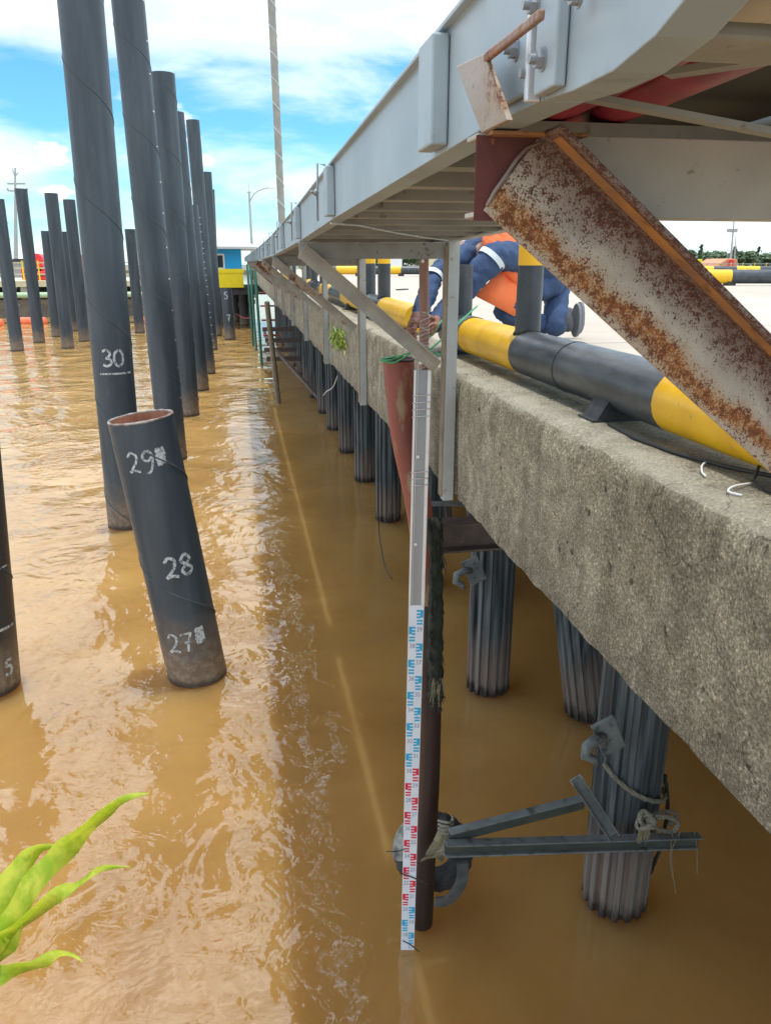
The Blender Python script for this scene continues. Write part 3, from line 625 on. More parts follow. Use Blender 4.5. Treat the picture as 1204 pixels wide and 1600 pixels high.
def bracket(Y, label, near=False):
    t = thing('walkway_bracket', (XF-.03, Y, ZB), label, 'bracket', 'steel brackets under the walkway')
    z = zb(Y)-.002; h = .09 if near else .072; xo = GX-.003
    m = MB()       # arm: channel opening towards +Y, web faces the camera
    m.prof([(0,0),(0,-h),(.045,-h),(.045,-h+.006),(.006,-h+.006),(.006,-.006),(.045,-.006),(.045,0)], (xo, Y, z), (XF-.06, Y, z), (0,1,0), (0,0,1))
    m.build('horizontal_arm', M_joist if not near else M_joistnear, t, bevel=.0015)
    # brace: angle iron, web facing the camera, flange along the top edge towards it
    if near: A, B, wd, fl = V((.352, Y-.002, 4.262)), V((XF-.05, Y-.002, 3.778)), .108, .062
    else: A, B, wd, fl = V((xo+.035, Y-.002, z-.012)), V((XF-.075, Y-.002, zb(Y)-.545)), .066, .03
    dx = (B-A).normalized(); perp = V((-dx.z, 0, dx.x)) if dx.x > 0 else V((dx.z, 0, -dx.x))
    if perp.z < 0: perp = -perp
    A = A + perp*0; th = .006
    m = MB()
    m.prof([(0,0),(0,-wd),(-th,-wd),(-th,-th),(-fl,-th),(-fl,0)], A, B, (0,1,0), perp)
    o = m.build('diagonal_brace', M_bracenear if near else M_brace, t, bevel=.001)
    if near:
        m = MB(); m.prof([(-fl+.010,-th-.0015),(-fl+.034,-th-.0015),(-fl+.034,-th-.0005),(-fl+.010,-th-.0005)], A+dx*.01, B, (0,1,0), perp); m.build('rusted_strip', M_orange, t)
        m = MB(); m.box((xo-.002, Y-.0016, z-h-.004), (xo+.075, Y-.0004, z-.003)); m.build('end_plate', M_maroon, t, bevel=.002)
        m = MB(); m.box((xo+.01, Y-.022, z-.0045), (xo+.125, Y-.001, z-.0005)); m.build('rusty_lip', M_orange, t, bevel=.001)
        m = MB()   # weld bead along the end of the brace
        m.tube([ony(760, 322, Y-.010), ony(772, 300, Y-.010), ony(790, 275, Y-.010), ony(806, 250, Y-.010), ony(822, 232, Y-.010), ony(845, 222, Y-.010)], .0022, 8, jit=.3); m.build('weld_bead', M_rim, t, smooth=True)
    # post: angle iron
    m = MB(); m.prof([(0,0),(.052,0),(.052,.006),(.006,.006),(.006,.05),(0,.05)], (XF-.058, Y-.03, ZB-.02), (XF-.058, Y-.03, zb(Y)+.01), (1,0,0), (0,1,0))
    m.build('post', M_post, t, bevel=.001)
    m = MB(); m.box((XF-.068, Y-.022, ZB), (XF-.0585, Y+.035, zb(Y)-.02)); m.build('shaded_side_plate', M_posttan, t)  # darker tan plate paints in the shaded left side of the post
    return t
bracket(.93, 'big rust-speckled bracket at top right close to the camera', True)
bracket(3.655, 'weathered grey bracket whose post stands beside the measuring staff')
for i, y in enumerate((6.43, 9.25, 12.1, 15.1, 18.2, 21.9)):
    bracket(y, 'bracket next beyond the staff, left of the green plant' if i == 0 else 'walkway bracket receding along the wharf, %s from the camera' % ORD[i+2])
# bent rusty clip
t = thing('bent_clip', (GX-.02, .93, 4.262), 'rusty bent flat clip sticking up beside the bolted splice', 'clip')
a1, a2, b1, b2 = onx(720, 104, GX-.03), onx(764, 84, GX-.03), onx(802, 188, GX-.026), onx(760, 208, GX-.026)
m = MB(); off = V((-.006, 0, 0)); m.add([a1, a2, b1, b2, a1+off, a2+off, b1+off, b2+off], [(0,1,2,3),(7,6,5,4),(0,4,5,1),(1,5,6,2),(2,6,7,3),(3,7,4,0)]); m.build('flat_plate', M_clip, t, bevel=.001)
m = MB(); m.bar(a2+V((-.003,0,-.004)), onx(846, 22, GX-.04), .006, .008, up=(0,0,1)); m.build('bent_arm', M_rustheavy, t, bevel=.002)
# white cord under the walkway
p = [ony(517, 349, 2.35), ony(560, 352, 2.6), ony(620, 356, 3.0), ony(665, 359, 3.3), ony(700, 360, 3.5)]
p = [V((q.x, q.y, min(q.z, zb(q.y)+.0))) for q in p]
tag(MB().tube(p, .0035, 6).build('string', M_chalk, smooth=True), 'thin white cord stretched under the walkway floor', 'cord')
# ------------------------------------------------------------------ STRIPED PIPE BARRIER
def stripe_mat(off, per=2.6):
    m, t, b = mat('yellow_black_stripes', (1,1,1), .36); p = pos(t)
    sx = nn(t, 'ShaderNodeSeparateXYZ'); t.links.new(p, sx.inputs[0])
    w_ = mth(t, 'ADD', sx.outputs[1], mth(t, 'MULTIPLY', mth(t, 'SUBTRACT', tex(t, p, 14, 4), .5), .03))
    fr = mth(t, 'FRACT', mth(t, 'MULTIPLY', mth(t, 'SUBTRACT', w_, off), 1/per))
    mask = mth(t, 'LESS_THAN', fr, .5)
    yc = mixc(t, ramp(t, tex(t, p, 6, 5), [(.4, 0.0), (.65, 1.0)]), (.86,.50,.015), (.74,.40,.012))
    bc = mixc(t, ramp(t, tex(t, pos(t, (4,1,4)), 3.5, 6), [(.4, 0.0), (.65, 1.0)]), (.030,.037,.046), (.085,.092,.10))
    col = mixc(t, mask, bc, yc)
    col = mixc(t, ramp(t, tex(t, p, 28, 8, .75), [(.61, 0.0), (.68, .75)]), col, (.16,.13,.09))
    t.links.new(col, b.inputs['Base Color']); bump(t, b, tex(t, p, 35, 5, .7), .25, .004)
    t.links.new(mth(t, 'MULTIPLY_ADD', tex(t, p, 9), .3, .22), b.inputs['Roughness']); return m
M_str = stripe_mat(.81, 2.62)    # yellow 3.43..4.74, black 2.12..3.43
PXc, PZc, PR = 1.30, 3.72, .10
def barrier(y0, y1, uprights, label, saddles, detail=False, mt=M_str, x=PXc, tops=None):
    t = thing('striped_pipe_barrier', (x, y0, ZT), label, 'barrier', 'striped pipe barriers along the wharf edge')
    n = max(2, int((y1-y0)/.4)); MB().tube([V((x, y0+(y1-y0)*k/n, PZc)) for k in range(n+1)], PR, 40).build('rail_pipe', mt, t, smooth='auto')
    for i, y in enumerate(uprights):
        zt = (tops or {}).get(i, 4.50); m = MB(); dark = zt < 4.3
        m.tube([V((x, y, PZc+.05)), V((x, y, min(zt, 4.105)))], .058, 28, cap=dark)
        u = m.build('upright', M_blk, t, smooth='auto')
        if not dark:
            m = MB(); m.tube([V((x, y, 4.105)), V((x, y, zt))], .0582, 28); m.build('yellow_upright_top', M_yel, u, smooth='auto')
        m = MB(); ring = [V((x+.060*math.cos(k*math.pi/12), y+.060*math.sin(k*math.pi/12), PZc+math.sqrt(max(0, PR**2-(.060*math.cos(k*math.pi/12))**2))+.002)) for k in range(25)]
        m.tube(ring, .006, 6, False, jit=.35); m.build('weld_collar', M_moss, t)
    for y in saddles:
        m = MB(); m.prof([(-.13,0),(.11,0),(.11,.075),(-.085,.075)], (x, y-.055, ZT+.001), (x, y+.055, ZT+.001), (1,0,0), (0,0,1)); 
        m.box((x-.145, y-.06, ZT-.002), (x+.13, y+.06, ZT+.008)); m.build('saddle', M_blkbase, t)
    return t
t = barrier(-2.0, 4.72, [3.46, 4.56], 'near yellow and black pipe barrier with thick uprights in front of the worker', [2.47, 4.50], tops={1: 4.165})
m = MB()
for y in (2.90,): m.tube([V((PXc, y, PZc)), V((PXc, y+.007, PZc))], PR+.0025, 40)
m.build('weld_ring', M_blk, t, smooth='auto')
m = MB(); m.tube([V((PXc, 4.30, PZc)), V((PXc, 4.40, PZc))], PR+.006, 40); m.build('end_sleeve', M_greysteel, t, smooth='auto')
m = MB(); m.tube([V((PXc, 4.402, PZc)), V((PXc, 4.735, PZc))], PR+.004, 40); m.build('black_end_section', M_blk, t, smooth='auto')
barrier(5.75, 12.6, [7.15, 7.95, 11.6, 12.4], 'second striped pipe barrier beyond the worker, seen under the walkway', [6.3, 9, 12], mt=stripe_mat(5.7, 2.6))
barrier(13.6, 20.5, [13.9, 14.9, 19, 20.2], 'third striped pipe barrier along the wharf edge', [15, 19], mt=stripe_mat(14.2, 2.6))
barrier(21.5, 29.5, [21.9, 22.8, 28], 'fourth and furthest striped pipe barrier along the wharf edge', [23, 28], mt=stripe_mat(21.5, 2.6))
# far striped pipe on the far side of the deck (runs across)
def far_barrier(pts, r, label, seg, h=.32, posts=True):
    A, B = V(pts[0]), V(pts[1]); L = (B-A).length; t = thing('far_striped_barrier', A, label, 'barrier', 'striped barriers on the far deck edge')
    k = int(L/seg)
    for i in range(k):
        a = A.lerp(B, i/k); b = A.lerp(B, (i+1)/k); MB().tube([a+V((0,0,h)), b+V((0,0,h))], r, 14, cap=False).build('yellow_band' if i % 2 else 'black_band', M_yel if i % 2 else M_blk, t, smooth='auto')
    for i in range(0, k+1, 2):
        c = A.lerp(B, i/k); MB().box((c.x-.1, c.y-.1, c.z), (c.x+.1, c.y+.1, c.z+h-r*.5)).build('support_block', M_blkbase, t)
fb0 = onz(1040, 447, 3.6); fb1 = onz(1300, 452, 3.6)
fb0 = V((9.2, 17.6, 3.593)); fb1 = V((15.5, 15.9, 3.593))
far_barrier((fb0, fb1), .16, 'striped yellow and black pipe on the deck at far right', .98, .20)
far_barrier((V((3.0, 31.5, 3.593)), V((20, 27.0, 3.593))), .16, 'long low striped pipe across the far end of the deck', .8, .22)
# saddle cable and litter on the beam
tag(MB().tube([V((1.19, 2.36, 3.604)), V((1.17, 2.15, 3.606)), V((1.185, 1.95, 3.606)), V((1.225, 1.75, 3.612)), V((1.26, 1.55, 3.63)), V((1.27, 1.3, 3.612)), V((1.25, .9, 3.61))], .006, 8).build('black_cable', M_cable, smooth=True), 'thin black cable along the beam beneath the striped pipe', 'cable')
tag(MB().tube([V((1.255, 1.66, 3.66)), V((1.21, 1.62, 3.612)), V((1.20, 1.55, 3.606)), V((1.215, 1.47, 3.612)), V((1.255, 1.44, 3.64))], .004, 8).build('wire_loop', M_cable, smooth=True), 'small black wire loop hanging onto the beam near right edge', 'wire')
def scrap(pts, lb): tag(MB().tube(smooth3(pts), .0028, 6).build('plastic_strip', M_plastic, smooth=True), lb, 'plastic strip', 'white plastic strips on the beam')
def smooth3(pts): 
    P = [V(p) for p in pts]; out = []
    for i in range(len(P)-1):
        for j in range(5):
            t_ = j/5; p0, p1, p2, p3 = P[max(i-1,0)], P[i], P[i+1], P[min(i+2,len(P)-1)]
            out.append(.5*((2*p1)+(p2-p0)*t_+(2*p0-5*p1+4*p2-p3)*t_*t_+(3*p1-p0-3*p2+p3)*t_**3))
    out.append(P[-1]); return out
scrap([onz(1103, 722, 3.606), onz(1096, 727, 3.612), onz(1096, 738, 3.606), onz(1102, 744, 3.605)], 'small curled white plastic strip on the beam')
scrap([onz(1172, 755, 3.606), onz(1145, 760, 3.61), onz(1137, 768, 3.606), onz(1158, 774, 3.605)], 'larger white plastic strip on the beam near the right edge')
# ------------------------------------------------------------------ MEASURING STAFF + POLE
S0 = ony(636, 1487, 3.68); S1 = ony(660, 578, 3.705)
ax = (S1-S0).normalized(); sid = _R.copy(); sid = (sid-ax*sid.dot(ax)).normalized(); frn = ax.cross(sid)
if frn.dot(_F) > 0: frn = -frn
SW = .082; zlen = (S1-S0).length
def SP(u, v_, w_): return S0 + sid*u + ax*v_ + frn*w_
stf = thing('measuring_staff', S0, 'tall aluminium staff with white tape scale held in the water by the worker', 'measuring staff')
def sbox(m, u0, u1, v0, v1, w0, w1):
    vs = [SP(u, v_, w_) for w_ in (w0, w1) for u, v_ in ((u0, v0), (u1, v0), (u1, v1), (u0, v1))]
    m.add(vs, [(3,2,1,0),(4,5,6,7),(0,1,5,4),(1,2,6,5),(2,3,7,6),(3,0,4,7)])
tapeL = (ony(650, 946, 3.69)-S0).length
m = MB(); sbox(m, -SW/2, SW/2, tapeL, zlen, -.012, .006); m.build('body', M_alust, stf, bevel=.001)
m = MB(); sbox(m, -SW/2-.001, -SW/2+.010, tapeL, zlen, -.012, .013); sbox(m, SW/2-.016, SW/2+.001, tapeL, zlen, -.012, .013); sbox(m, -SW/2+.016, -SW/2+.019, tapeL, zlen, .004, .009); m.build('side_rails', M_aluedge, stf, bevel=.001)
m = MB(); sbox(m, -SW/2, SW/2, -.3, tapeL+.001, -.012, .009); m.build('tape_scale', M_white, stf)
for k in range(5): c = SP(-SW/2+.028, tapeL+.35+.47*k, .008); MB().tube([c, c+frn*.006], .008, 12).build('rivet', M_aluedge, stf, smooth='auto')
mb_, mr_, mk_ = MB(), MB(), []
top_v = tapeL - .0
def Emark(mm, v_, right):
    s_ = 1 if right else -1; o_ = SW/2-.003
    def rb(a, b, v0, v1):
        u0, u1 = sorted((s_*(o_-a), s_*(o_-b))); sbox(mm, u0, u1, v0, v1, .0092, .0102)
    rb(0, .016, v_+.050, v_+.095)
    for q in (.084, .064, .046): rb(.016, .036, v_+q, v_+q+.011)
    for q in (.026, .008): rb(.002, .034, v_+q, v_+q+.010)
for k in range(0, 25):
    val = 39-k                       # decimetres
    v_ = top_v - .1*(k+1) - .02
    if v_ < -.0: break
    mm = mr_ if 20 <= val < 30 else mb_
    Emark(mm, v_, (val % 2 == 1))
    mk_.append((val, v_-.048, -.018 if val % 2 == 0 else .019))
mb_.build('cyan_graduations', M_ink, stf); mr_.build('red_graduations', M_inkr, stf)
def text_mesh(txt, size):
    cu = bpy.data.curves.new('t', 'FONT'); cu.body = txt; cu.size = size; cu.align_x = 'CENTER'; cu.resolution_u = 2
    o = bpy.data.objects.new('t', cu); sc.collection.objects.link(o); dg = bpy.context.evaluated_depsgraph_get()
    me_ = bpy.data.meshes.new_from_object(o.evaluated_get(dg)); vs = [tuple(v_.co) for v_ in me_.vertices]; fs = [tuple(p_.vertices) for p_ in me_.polygons]
    bpy.data.objects.remove(o); bpy.data.curves.remove(cu); bpy.data.meshes.remove(me_); return vs, fs
m = MB()
for val, v_, u in mk_:
    if v_ < 0: continue
    vs, fs = text_mesh('%d' % val, .040); m.add([SP(u+p_[0]*.8, v_+.014+p_[1], .0100) for p_ in vs], fs)
m.build('numerals', M_inkb, stf)
# brown pole tied on top
pole0, pole1 = ony(661, 640, 3.745), ony(662, 384, 3.745)
pl = thing('wooden_pole', pole0, 'brown wooden pole strapped above the measuring staff with clear wrap', 'pole')
MB().tube([pole0, (pole0+pole1)/2+V((.002,0,0)), pole1], .0235, 16).build('shaft', M_wood, pl, smooth='auto')
m = MB()
for k in range(26):
    z_ = 3.60+k*.012; c0 = V((pole0.x, 3.745, z_))
    ring = [c0+V((.0248*math.cos(a_), .0248*math.sin(a_), .012*math.sin(a_+k))) for a_ in [i*math.pi/8 for i in range(17)]]
    m.tube(ring, .0013 if k % 3 else .0022, 5, False)
m.build('clear_wrap', M_film, pl, smooth=True)
m = MB()
for k in range(7):
    v_ = zlen-.13-.035*k - (.25 if k > 3 else 0); m.tube([SP(-SW/2-.004, v_, .0), SP(-SW/2, v_+.004, .0155), SP(0, v_+.008, .014), SP(SW/2, v_+.012, .0155), SP(SW/2+.004, v_+.014, 0)], .0028, 6)
m.build('wrap_strands', M_film, stf, smooth=True)
# ------------------------------------------------------------------ RED FENDER PIPE
rp = thing('red_fender_pipe', onz(657, 1450, 0), 'long rust-red pipe standing in the river behind the measuring staff', 'pipe')
pp = [ony(622, 562, 3.98), ony(626, 620, 3.98), ony(634, 690, 3.98), ony(650, 770, 3.98), ony(662, 850, 3.97), ony(671, 940, 3.96), ony(671, 1040, 3.95), ony(669, 1200, 3.93), ony(663, 1330, 3.90), ony(658, 1450, 3.86)]
pp.append(pp[-1]+(pp[-1]-pp[-2]).normalized()*.6)
up_ = smooth3(pp[:6]); lo_ = smooth3(pp[5:])
rr_ = [.082-.010*min(1, i/len(up_)*1.6) for i in range(len(up_))]
m = MB(); m.tube(up_, rr_, 28, cap=False); n = 28
m.tube([up_[0], up_[0]+(up_[1]-up_[0])*.9], [.074, .070], 28, cap=False); m.build('upper_pipe', M_red, rp, smooth='auto')
c0 = up_[0]; m = MB(); m.tube([c0+V((math.cos(k*math.pi/16)*.080, math.sin(k*math.pi/16)*.080, .002)) for k in range(33)], .007, 8, False); m.tube([c0-V((0,0,.03)), c0-V((0,0,.025))], .076, 24); m.build('rim', M_redlow, rp, smooth=True)
MB().tube(lo_, [.072]*len(lo_), 28, cap=False).build('lower_pipe', M_redlow, rp, smooth='auto')
# weed covered hanging timber
wp = [ony(678, 812, 3.80), ony(681, 870, 3.80), ony(680, 930, 3.80), ony(679, 1000, 3.79), ony(681, 1060, 3.79), ony(680, 1090, 3.79)]
wd = thing('weedy_rope', wp[-1], 'black weed covered rope hanging in front of the red pipe', 'rope')
sp_ = smooth3(wp); MB().tube([q+V((random.uniform(-.004,.004), 0, 0)) for q in sp_], [.040*random.uniform(.85, 1.15) for _ in sp_], 16, jit=.16).build('strand', M_moss, wd, smooth=True)
m = MB()
for k in range(26):
    q = sp_[-6]+V((random.uniform(-.03,.03), -.035+random.uniform(-.008,.01), random.uniform(-.02,.03))); m.tube([q, q+V((random.uniform(-.01,.01), -.008, -.06)), q+V((random.uniform(-.02,.02), 0, -.10-random.random()*.08))], [.004,.004,.002], 5)
m.build('frayed_end', M_fray, wd)
m = MB()
for k in range(160):
    q = random.choice(sp_)+V((random.uniform(-.035,.035), -.03, random.uniform(-.03,.03))); m.tube([q, q+V((random.uniform(-.016,.016), -.014, -.03)), q+V((random.uniform(-.016,.02), -.01, -.06))], [.004,.004,.001], 4)
m.build('weed_fringe', M_moss, wd)
# I-beam stub
t = thing('steel_beam', V((1.06, 4.12, 2.58)), 'dark brown I-beam sticking out from under the concrete beam', 'beam')
zc = (ony(690, 822, 4.10).z + ony(690, 866, 4.10).z)/2+.005; hh = .088
MB().prof([(-.07,-hh),(.07,-hh),(.07,-hh+.014),(.007,-hh+.014),(.007,hh-.014),(.07,hh-.014),(.07,hh),(-.07,hh),(-.07,hh-.014),(-.007,hh-.014),(-.007,-hh+.014),(-.07,-hh+.014)], (1.04, 4.16, zc), (2.3, 4.16, zc), (0,1,0), (0,0,1)).build('section', M_darksteel, t, bevel=.003)
m = MB(); m.bar((1.08, 4.42, zc+.12), (2.2, 4.30, zc+.10), .07, .012); m.build('top_flat', M_greysteel, t)
# ------------------------------------------------------------------ LOWER STEEL BRACKET + TYRE + ROPE
Yb = 3.55
t = thing('fender_bracket', ony(960, 1310, Yb), 'grey triangular steel bracket lashed to the pile holding the tyre', 'bracket')
A, B = ony(693, 1323, Yb), ony(1088, 1311, Yb-.02)
MB().prof([(0,.055),(-.06,.055),(-.06,.045),(-.008,.045),(-.008,-.040),(-.035,-.040),(-.035,-.052),(0,-.052)], A, B, (0,1,0), (0,0,1)).build('lower_bar', M_greysteel, t, bevel=.002)
m = MB(); m.prof([(0,.043),(-.0005-.004,.043),(-.0045,-.038),(0,-.038)], A+V((0,-.0095,0)), B+V((0,-.0095,0)), (0,1,0), (0,0,1)); m.build('stained_web', M_greensteel, t)
A2, B2 = ony(700, 1300, Yb+.02), ony(912, 1246, Yb+.05)
MB().prof([(0,.03),(-.055,.03),(-.055,.02),(-.008,.02),(-.008,-.075),(0,-.075)], A2, B2, (0,1,0), (0,0,1)).build('upper_bar', M_greysteel, t, bevel=.002)
m = MB(); m.prof([(0,.018),(-.004,.018),(-.004,-.074),(0,-.074)], A2+V((0,-.0095,0)), B2+V((0,-.0095,0)), (0,1,0), (0,0,1)); m.build('stained_web', M_greensteel, t)
A3, B3 = ony(897, 1214, Yb-.03), ony(955, 1304, Yb-.06)
dx = (B3-A3).normalized(); pr_ = V((dx.z, 0, -dx.x)); pr_ = pr_ if pr_.x > 0 else -pr_
MB().prof([(0,-.035),(-.045,-.035),(-.045,-.027),(-.008,-.027),(-.008,.03),(-.04,.03),(-.04,.038),(0,.038)], A3, B3, (0,1,0), pr_).build('end_angle', M_greysteel, t, bevel=.002)
# tyre fender
tcn = ony(676, 1330, 4.10); t = thing('tyre', tcn, 'old black tyre fender with pale crust wedged behind the pipe', 'tyre')
axis = V((-.25, -.93, .28)).normalized(); u = axis.orthogonal().normalized(); u = (V((1,0,0))-axis*axis.x).normalized(); q = axis.cross(u)
def torus(m, c, R0, r, sx=.42, a0=0, a1=2*math.pi, n=48, k=14, lug_=0):
    vs = []; full = abs(a1-a0-2*math.pi) < 1e-3; N = n if full else n+1
    for i in range(N):
        a_ = a0+(a1-a0)*i/n; d_ = u*math.cos(a_)+q*math.sin(a_)
        for j in range(k):
            b_ = 2*math.pi*j/k; rx = r*math.cos(b_); l_ = (1+lug_*(i % 2)) if rx > r*.5 else 1
            vs.append(c + d_*(R0+rx*l_) + axis*(r*1.15*math.sin(b_)))
    fs = [((i*k+j), (i*k+(j+1) % k), (((i+1) % N)*k+(j+1) % k), (((i+1) % N)*k+j)) for i in range(n if full else n) for j in range(k)]
    m.add(vs, fs)
m = MB(); torus(m, tcn, .190, .075, lug_=.13); m.build('carcass', M_tyre, t, smooth=False)
m = MB(); torus(m, tcn+axis*.004, .195, .0785, a0=R(115), a1=R(186), n=16); m.build('pale_crust', M_tyreg, t, smooth=True)
if True:
    pass
hk = [ony(722, 1348, 3.8), ony(722, 1372, 3.78), ony(713, 1392, 3.78), ony(698, 1407, 3.78), ony(680, 1409, 3.78)]
t = thing('rubber_strap', hk[0], 'curved grey rubber strap hanging below the tyre', 'strap')
m = MB(); ph = smooth3(hk)
for k in range(len(ph)-1): m.bar(ph[k], ph[k+1]+(ph[k+1]-ph[k])*.3, .07, .028-.0006*k, up=(0,1,.01))
m.build('strap', M_tyrestrap, t)
# rag on the tyre
rg = thing('torn_rag', ony(690, 1300, 3.62), 'torn beige rag tied where the bracket meets the pipe', 'rag')
m = MB(); RG = [[(688,1288),(668,1330),(650,1352)],[(696,1290),(680,1330),(668,1342)],[(704,1292),(690,1325),(680,1340)],[(708,1300),(696,1330),(690,1348)]]
vs = []; 
for i, row in enumerate(RG):
    s3 = smooth3([V((x, y, 0)) for x, y in row])
    for j, q_ in enumerate(s3): vs.append(ony(q_.x, q_.y, 3.72-.012*i+.018*math.sin(j*1.1+i*2)))
n_ = len(vs)//4
m.add(vs, [(i*n_+j, i*n_+j+1, (i+1)*n_+j+1, (i+1)*n_+j) for i in range(3) for j in range(n_-1)]); o = m.build('cloth', M_fray, rg, smooth=True)
sm_ = o.modifiers.new('s', 'SOLIDIFY'); sm_.thickness = .006
m = MB()
for k in range(5):
    a_ = ony(690+k*4, 1296, 3.64); m.tube(smooth3([a_, a_+V((.03,-.03,-.05)), a_+V((.02+.01*k,-.02,-.12)), a_+V((-.02,.0,-.16-.01*k))]), .005, 6)
for k in range(4):
    a_ = ony(684, 1282+k*6, 3.66); m.tube(smooth3([a_, a_+V((.05,-.04,.01)), a_+V((.09,-.01,-.01)), a_+V((.10,.05,-.02))]), .008, 7, jit=.2)
m.build('lashing', M_rope, rg, smooth=True)
# rope round the pile
rt = thing('mooring_rope', ony(1000, 1280, 3.5), 'frayed grey rope knotted round the near pile over the bracket', 'rope')
cx, cy = 2.285, 3.83; pts = []
for k in range(27):
    a_ = R(200)+R(168)*k/26; z_ = 1.16-.29*math.sin(R(90)*k/26) ; pts.append(V((cx+.235*math.cos(a_), cy+.235*math.sin(a_), z_)))
def twisted(m, pts, r):
    P = smooth3(pts); 
    for ph_ in range(3):
        L_ = 0; out = []
        for i, p_ in enumerate(P):
            if i: L_ += (P[i]-P[i-1]).length
            tg = (P[min(i+1, len(P)-1)]-P[max(i-1, 0)]).normalized(); u1 = tg.orthogonal().normalized(); v1 = tg.cross(u1); an = L_/(r*7)*2*math.pi/2+ph_*2.094
            out.append(p_+(u1*math.cos(an)+v1*math.sin(an))*r*.5)
        m.tube(out, r*.58, 7)
m = MB(); twisted(m, pts, .015); m.build('loop', M_rope, rt, smooth=True)
kn = ony(1008, 1283, 3.50)
m = MB()
for k in range(4):
    c_ = kn+V((random.uniform(-.02,.02), 0, .02-.015*k)); rr2 = .045
    ring = [c_+V((rr2*math.cos(a_)*(.7+.3*(k%2)), rr2*.6*math.sin(a_)-.01*k, rr2*.9*math.sin(a_+k)*.8)) for a_ in [i*2*math.pi/8 for i in range(9)]]
    twisted(m, ring, .014)
twisted(m, [kn, ony(1035, 1276, 3.5), ony(1058, 1284, 3.52), ony(1048, 1300, 3.54), ony(1018, 1292, 3.5)], .015)
twisted(m, [kn+V((0,.02,0)), ony(1040, 1268, 3.6), ony(1056, 1274, 3.62), ony(1044, 1290, 3.6)], .014)
m.build('knot', M_rope, rt, smooth=True)
m = MB()
for k in range(34):
    q_ = kn+V((random.uniform(-.05,.02), -.02, -.02)); m.tube([q_, q_+V((random.uniform(-.02,.02), -.01, -.05)), q_+V((random.uniform(-.03,.03), 0, -.08-.05*random.random()))], .0025, 4)
for a_, b_, c_ in (((1062,1300),(1048,1335),(1055,1395)), ((1084,1300),(1088,1330),(1088,1365)), ((1050,1302),(1046,1340),(1050,1370))):
    m.tube(smooth3([ony(*a_, 3.5), ony(*b_, 3.5), ony(*c_, 3.5)]), .003, 5)
m.build('loose_strands', M_fray, rt)
m = MB(); twisted(m, [V((2.49, 3.75, 1.02)), V((2.52, 3.72, .8)), V((2.51, 3.72, .5)), V((2.47, 3.74, .25))], .014); m.build('hanging_tail', M_moss, rt, smooth=True)
# ------------------------------------------------------------------ GREEN CORD
gc = [ony(592, 562, 3.88), ony(612, 567, 3.86), ony(628, 560, 3.86), ony(650, 548, 3.84), ony(672, 545, 3.84), ony(700, 520, 3.9), ony(745, 478, 4.0)]
gt = thing('green_cord', gc[0], 'thin green cord tied at the top of the red pipe and staff', 'cord')
MB().tube(smooth3(gc), .0045, 6).build('main_line', M_cord, gt, smooth=True)
m = MB()
for (x0, y0), (x1, y1) in (((592,563),(628,556)),((598,560),(655,545)),((640,545),(690,553)),((655,548),(683,562)),((660,540),(690,556)),((668,530),(690,500))):
    m.tube([ony(x0, y0, 3.86), ony((x0+x1)/2, (y0+y1)/2+3, 3.83), ony(x1, y1, 3.87)], .0035, 5)
m.build('loose_ends', M_cord, gt, smooth=True)
# ------------------------------------------------------------------ WORKER
FOLD = bpy.data.textures.new('folds', 'CLOUDS'); FOLD.noise_scale = .055; FOLD.noise_depth = 3
def skin(name, verts, edges, radii, mt, parent, sub=2, root=0):
    me_ = bpy.data.meshes.new(name); me_.from_pydata([tuple(v_) for v_ in verts], edges, []); me_.update()
    o = bpy.data.objects.new(name, me_); sc.collection.objects.link(o)
    sk = o.modifiers.new('sk', 'SKIN'); sk.use_smooth_shade = True
    for i, r_ in enumerate(radii):
        d_ = me_.skin_vertices[0].data[i]; d_.radius = r_ if isinstance(r_, tuple) else (r_, r_); d_.use_root = (i == root)
    sb = o.modifiers.new('ss', 'SUBSURF'); sb.levels = sub; sb.render_levels = sub
    me_.materials.append(mt); attach(o, parent)
    if mt == M_cover:
        dp = o.modifiers.new('folds', 'DISPLACE'); dp.texture = FOLD; dp.strength = .034; dp.mid_level = .5; dp.texture_coords = 'GLOBAL'
    return o
pel, low_, chest, neck = ony(858, 436, 5.20), ony(836, 412, 5.1), ony(800, 404, 4.95), ony(757, 392, 4.92)
head = ony(724, 402, 4.98)
shN, shF = ony(774, 398, 4.74), ony(760, 378, 5.10)
wk_ = thing('person', V((pel.x-.1, pel.y, 3.6)), 'kneeling worker in orange vest and blue coveralls reaching down to the staff', 'person')
# legs
kN, kF = ony(778, 490, 4.95), V((2.05, 4.98, 3.69))
hN, hF = pel+V((-.02, -.09, -.02)), pel+V((.10, .08, -.02))
aN = ony(872, 505, 5.12); aN = V((aN.x, aN.y, 3.69)); aF = V((aN.x+.12, aN.y+.22, 3.70))
elN, haN = ony(706, 474, 4.70), ony(656, 530, 4.16)
elF, haF = ony(676, 430, 4.72), ony(640, 548, 4.14)
vs = [pel, low_, chest, neck, hN, (hN+kN)/2+V((0,0,.03)), kN, (kN+aN)/2, aN, hF, kF, aF, shN, (shN+elN)/2, elN, elN.lerp(haN, .62), shF, elF, elF.lerp(haF, .70)]
eds = [(0,1),(1,2),(2,3),(0,4),(4,5),(5,6),(6,7),(7,8),(0,9),(9,10),(10,11),(2,12),(12,13),(13,14),(14,15),(2,16),(16,17),(17,18)]
rd = [.115,.12,.125,.07,.10,.095,.075,.07,.055,.10,.075,.055,.085,.072,.060,.050,.085,.062,.050]
skin('body_in_coveralls', vs, eds, rd, M_cover, wk_, 3)
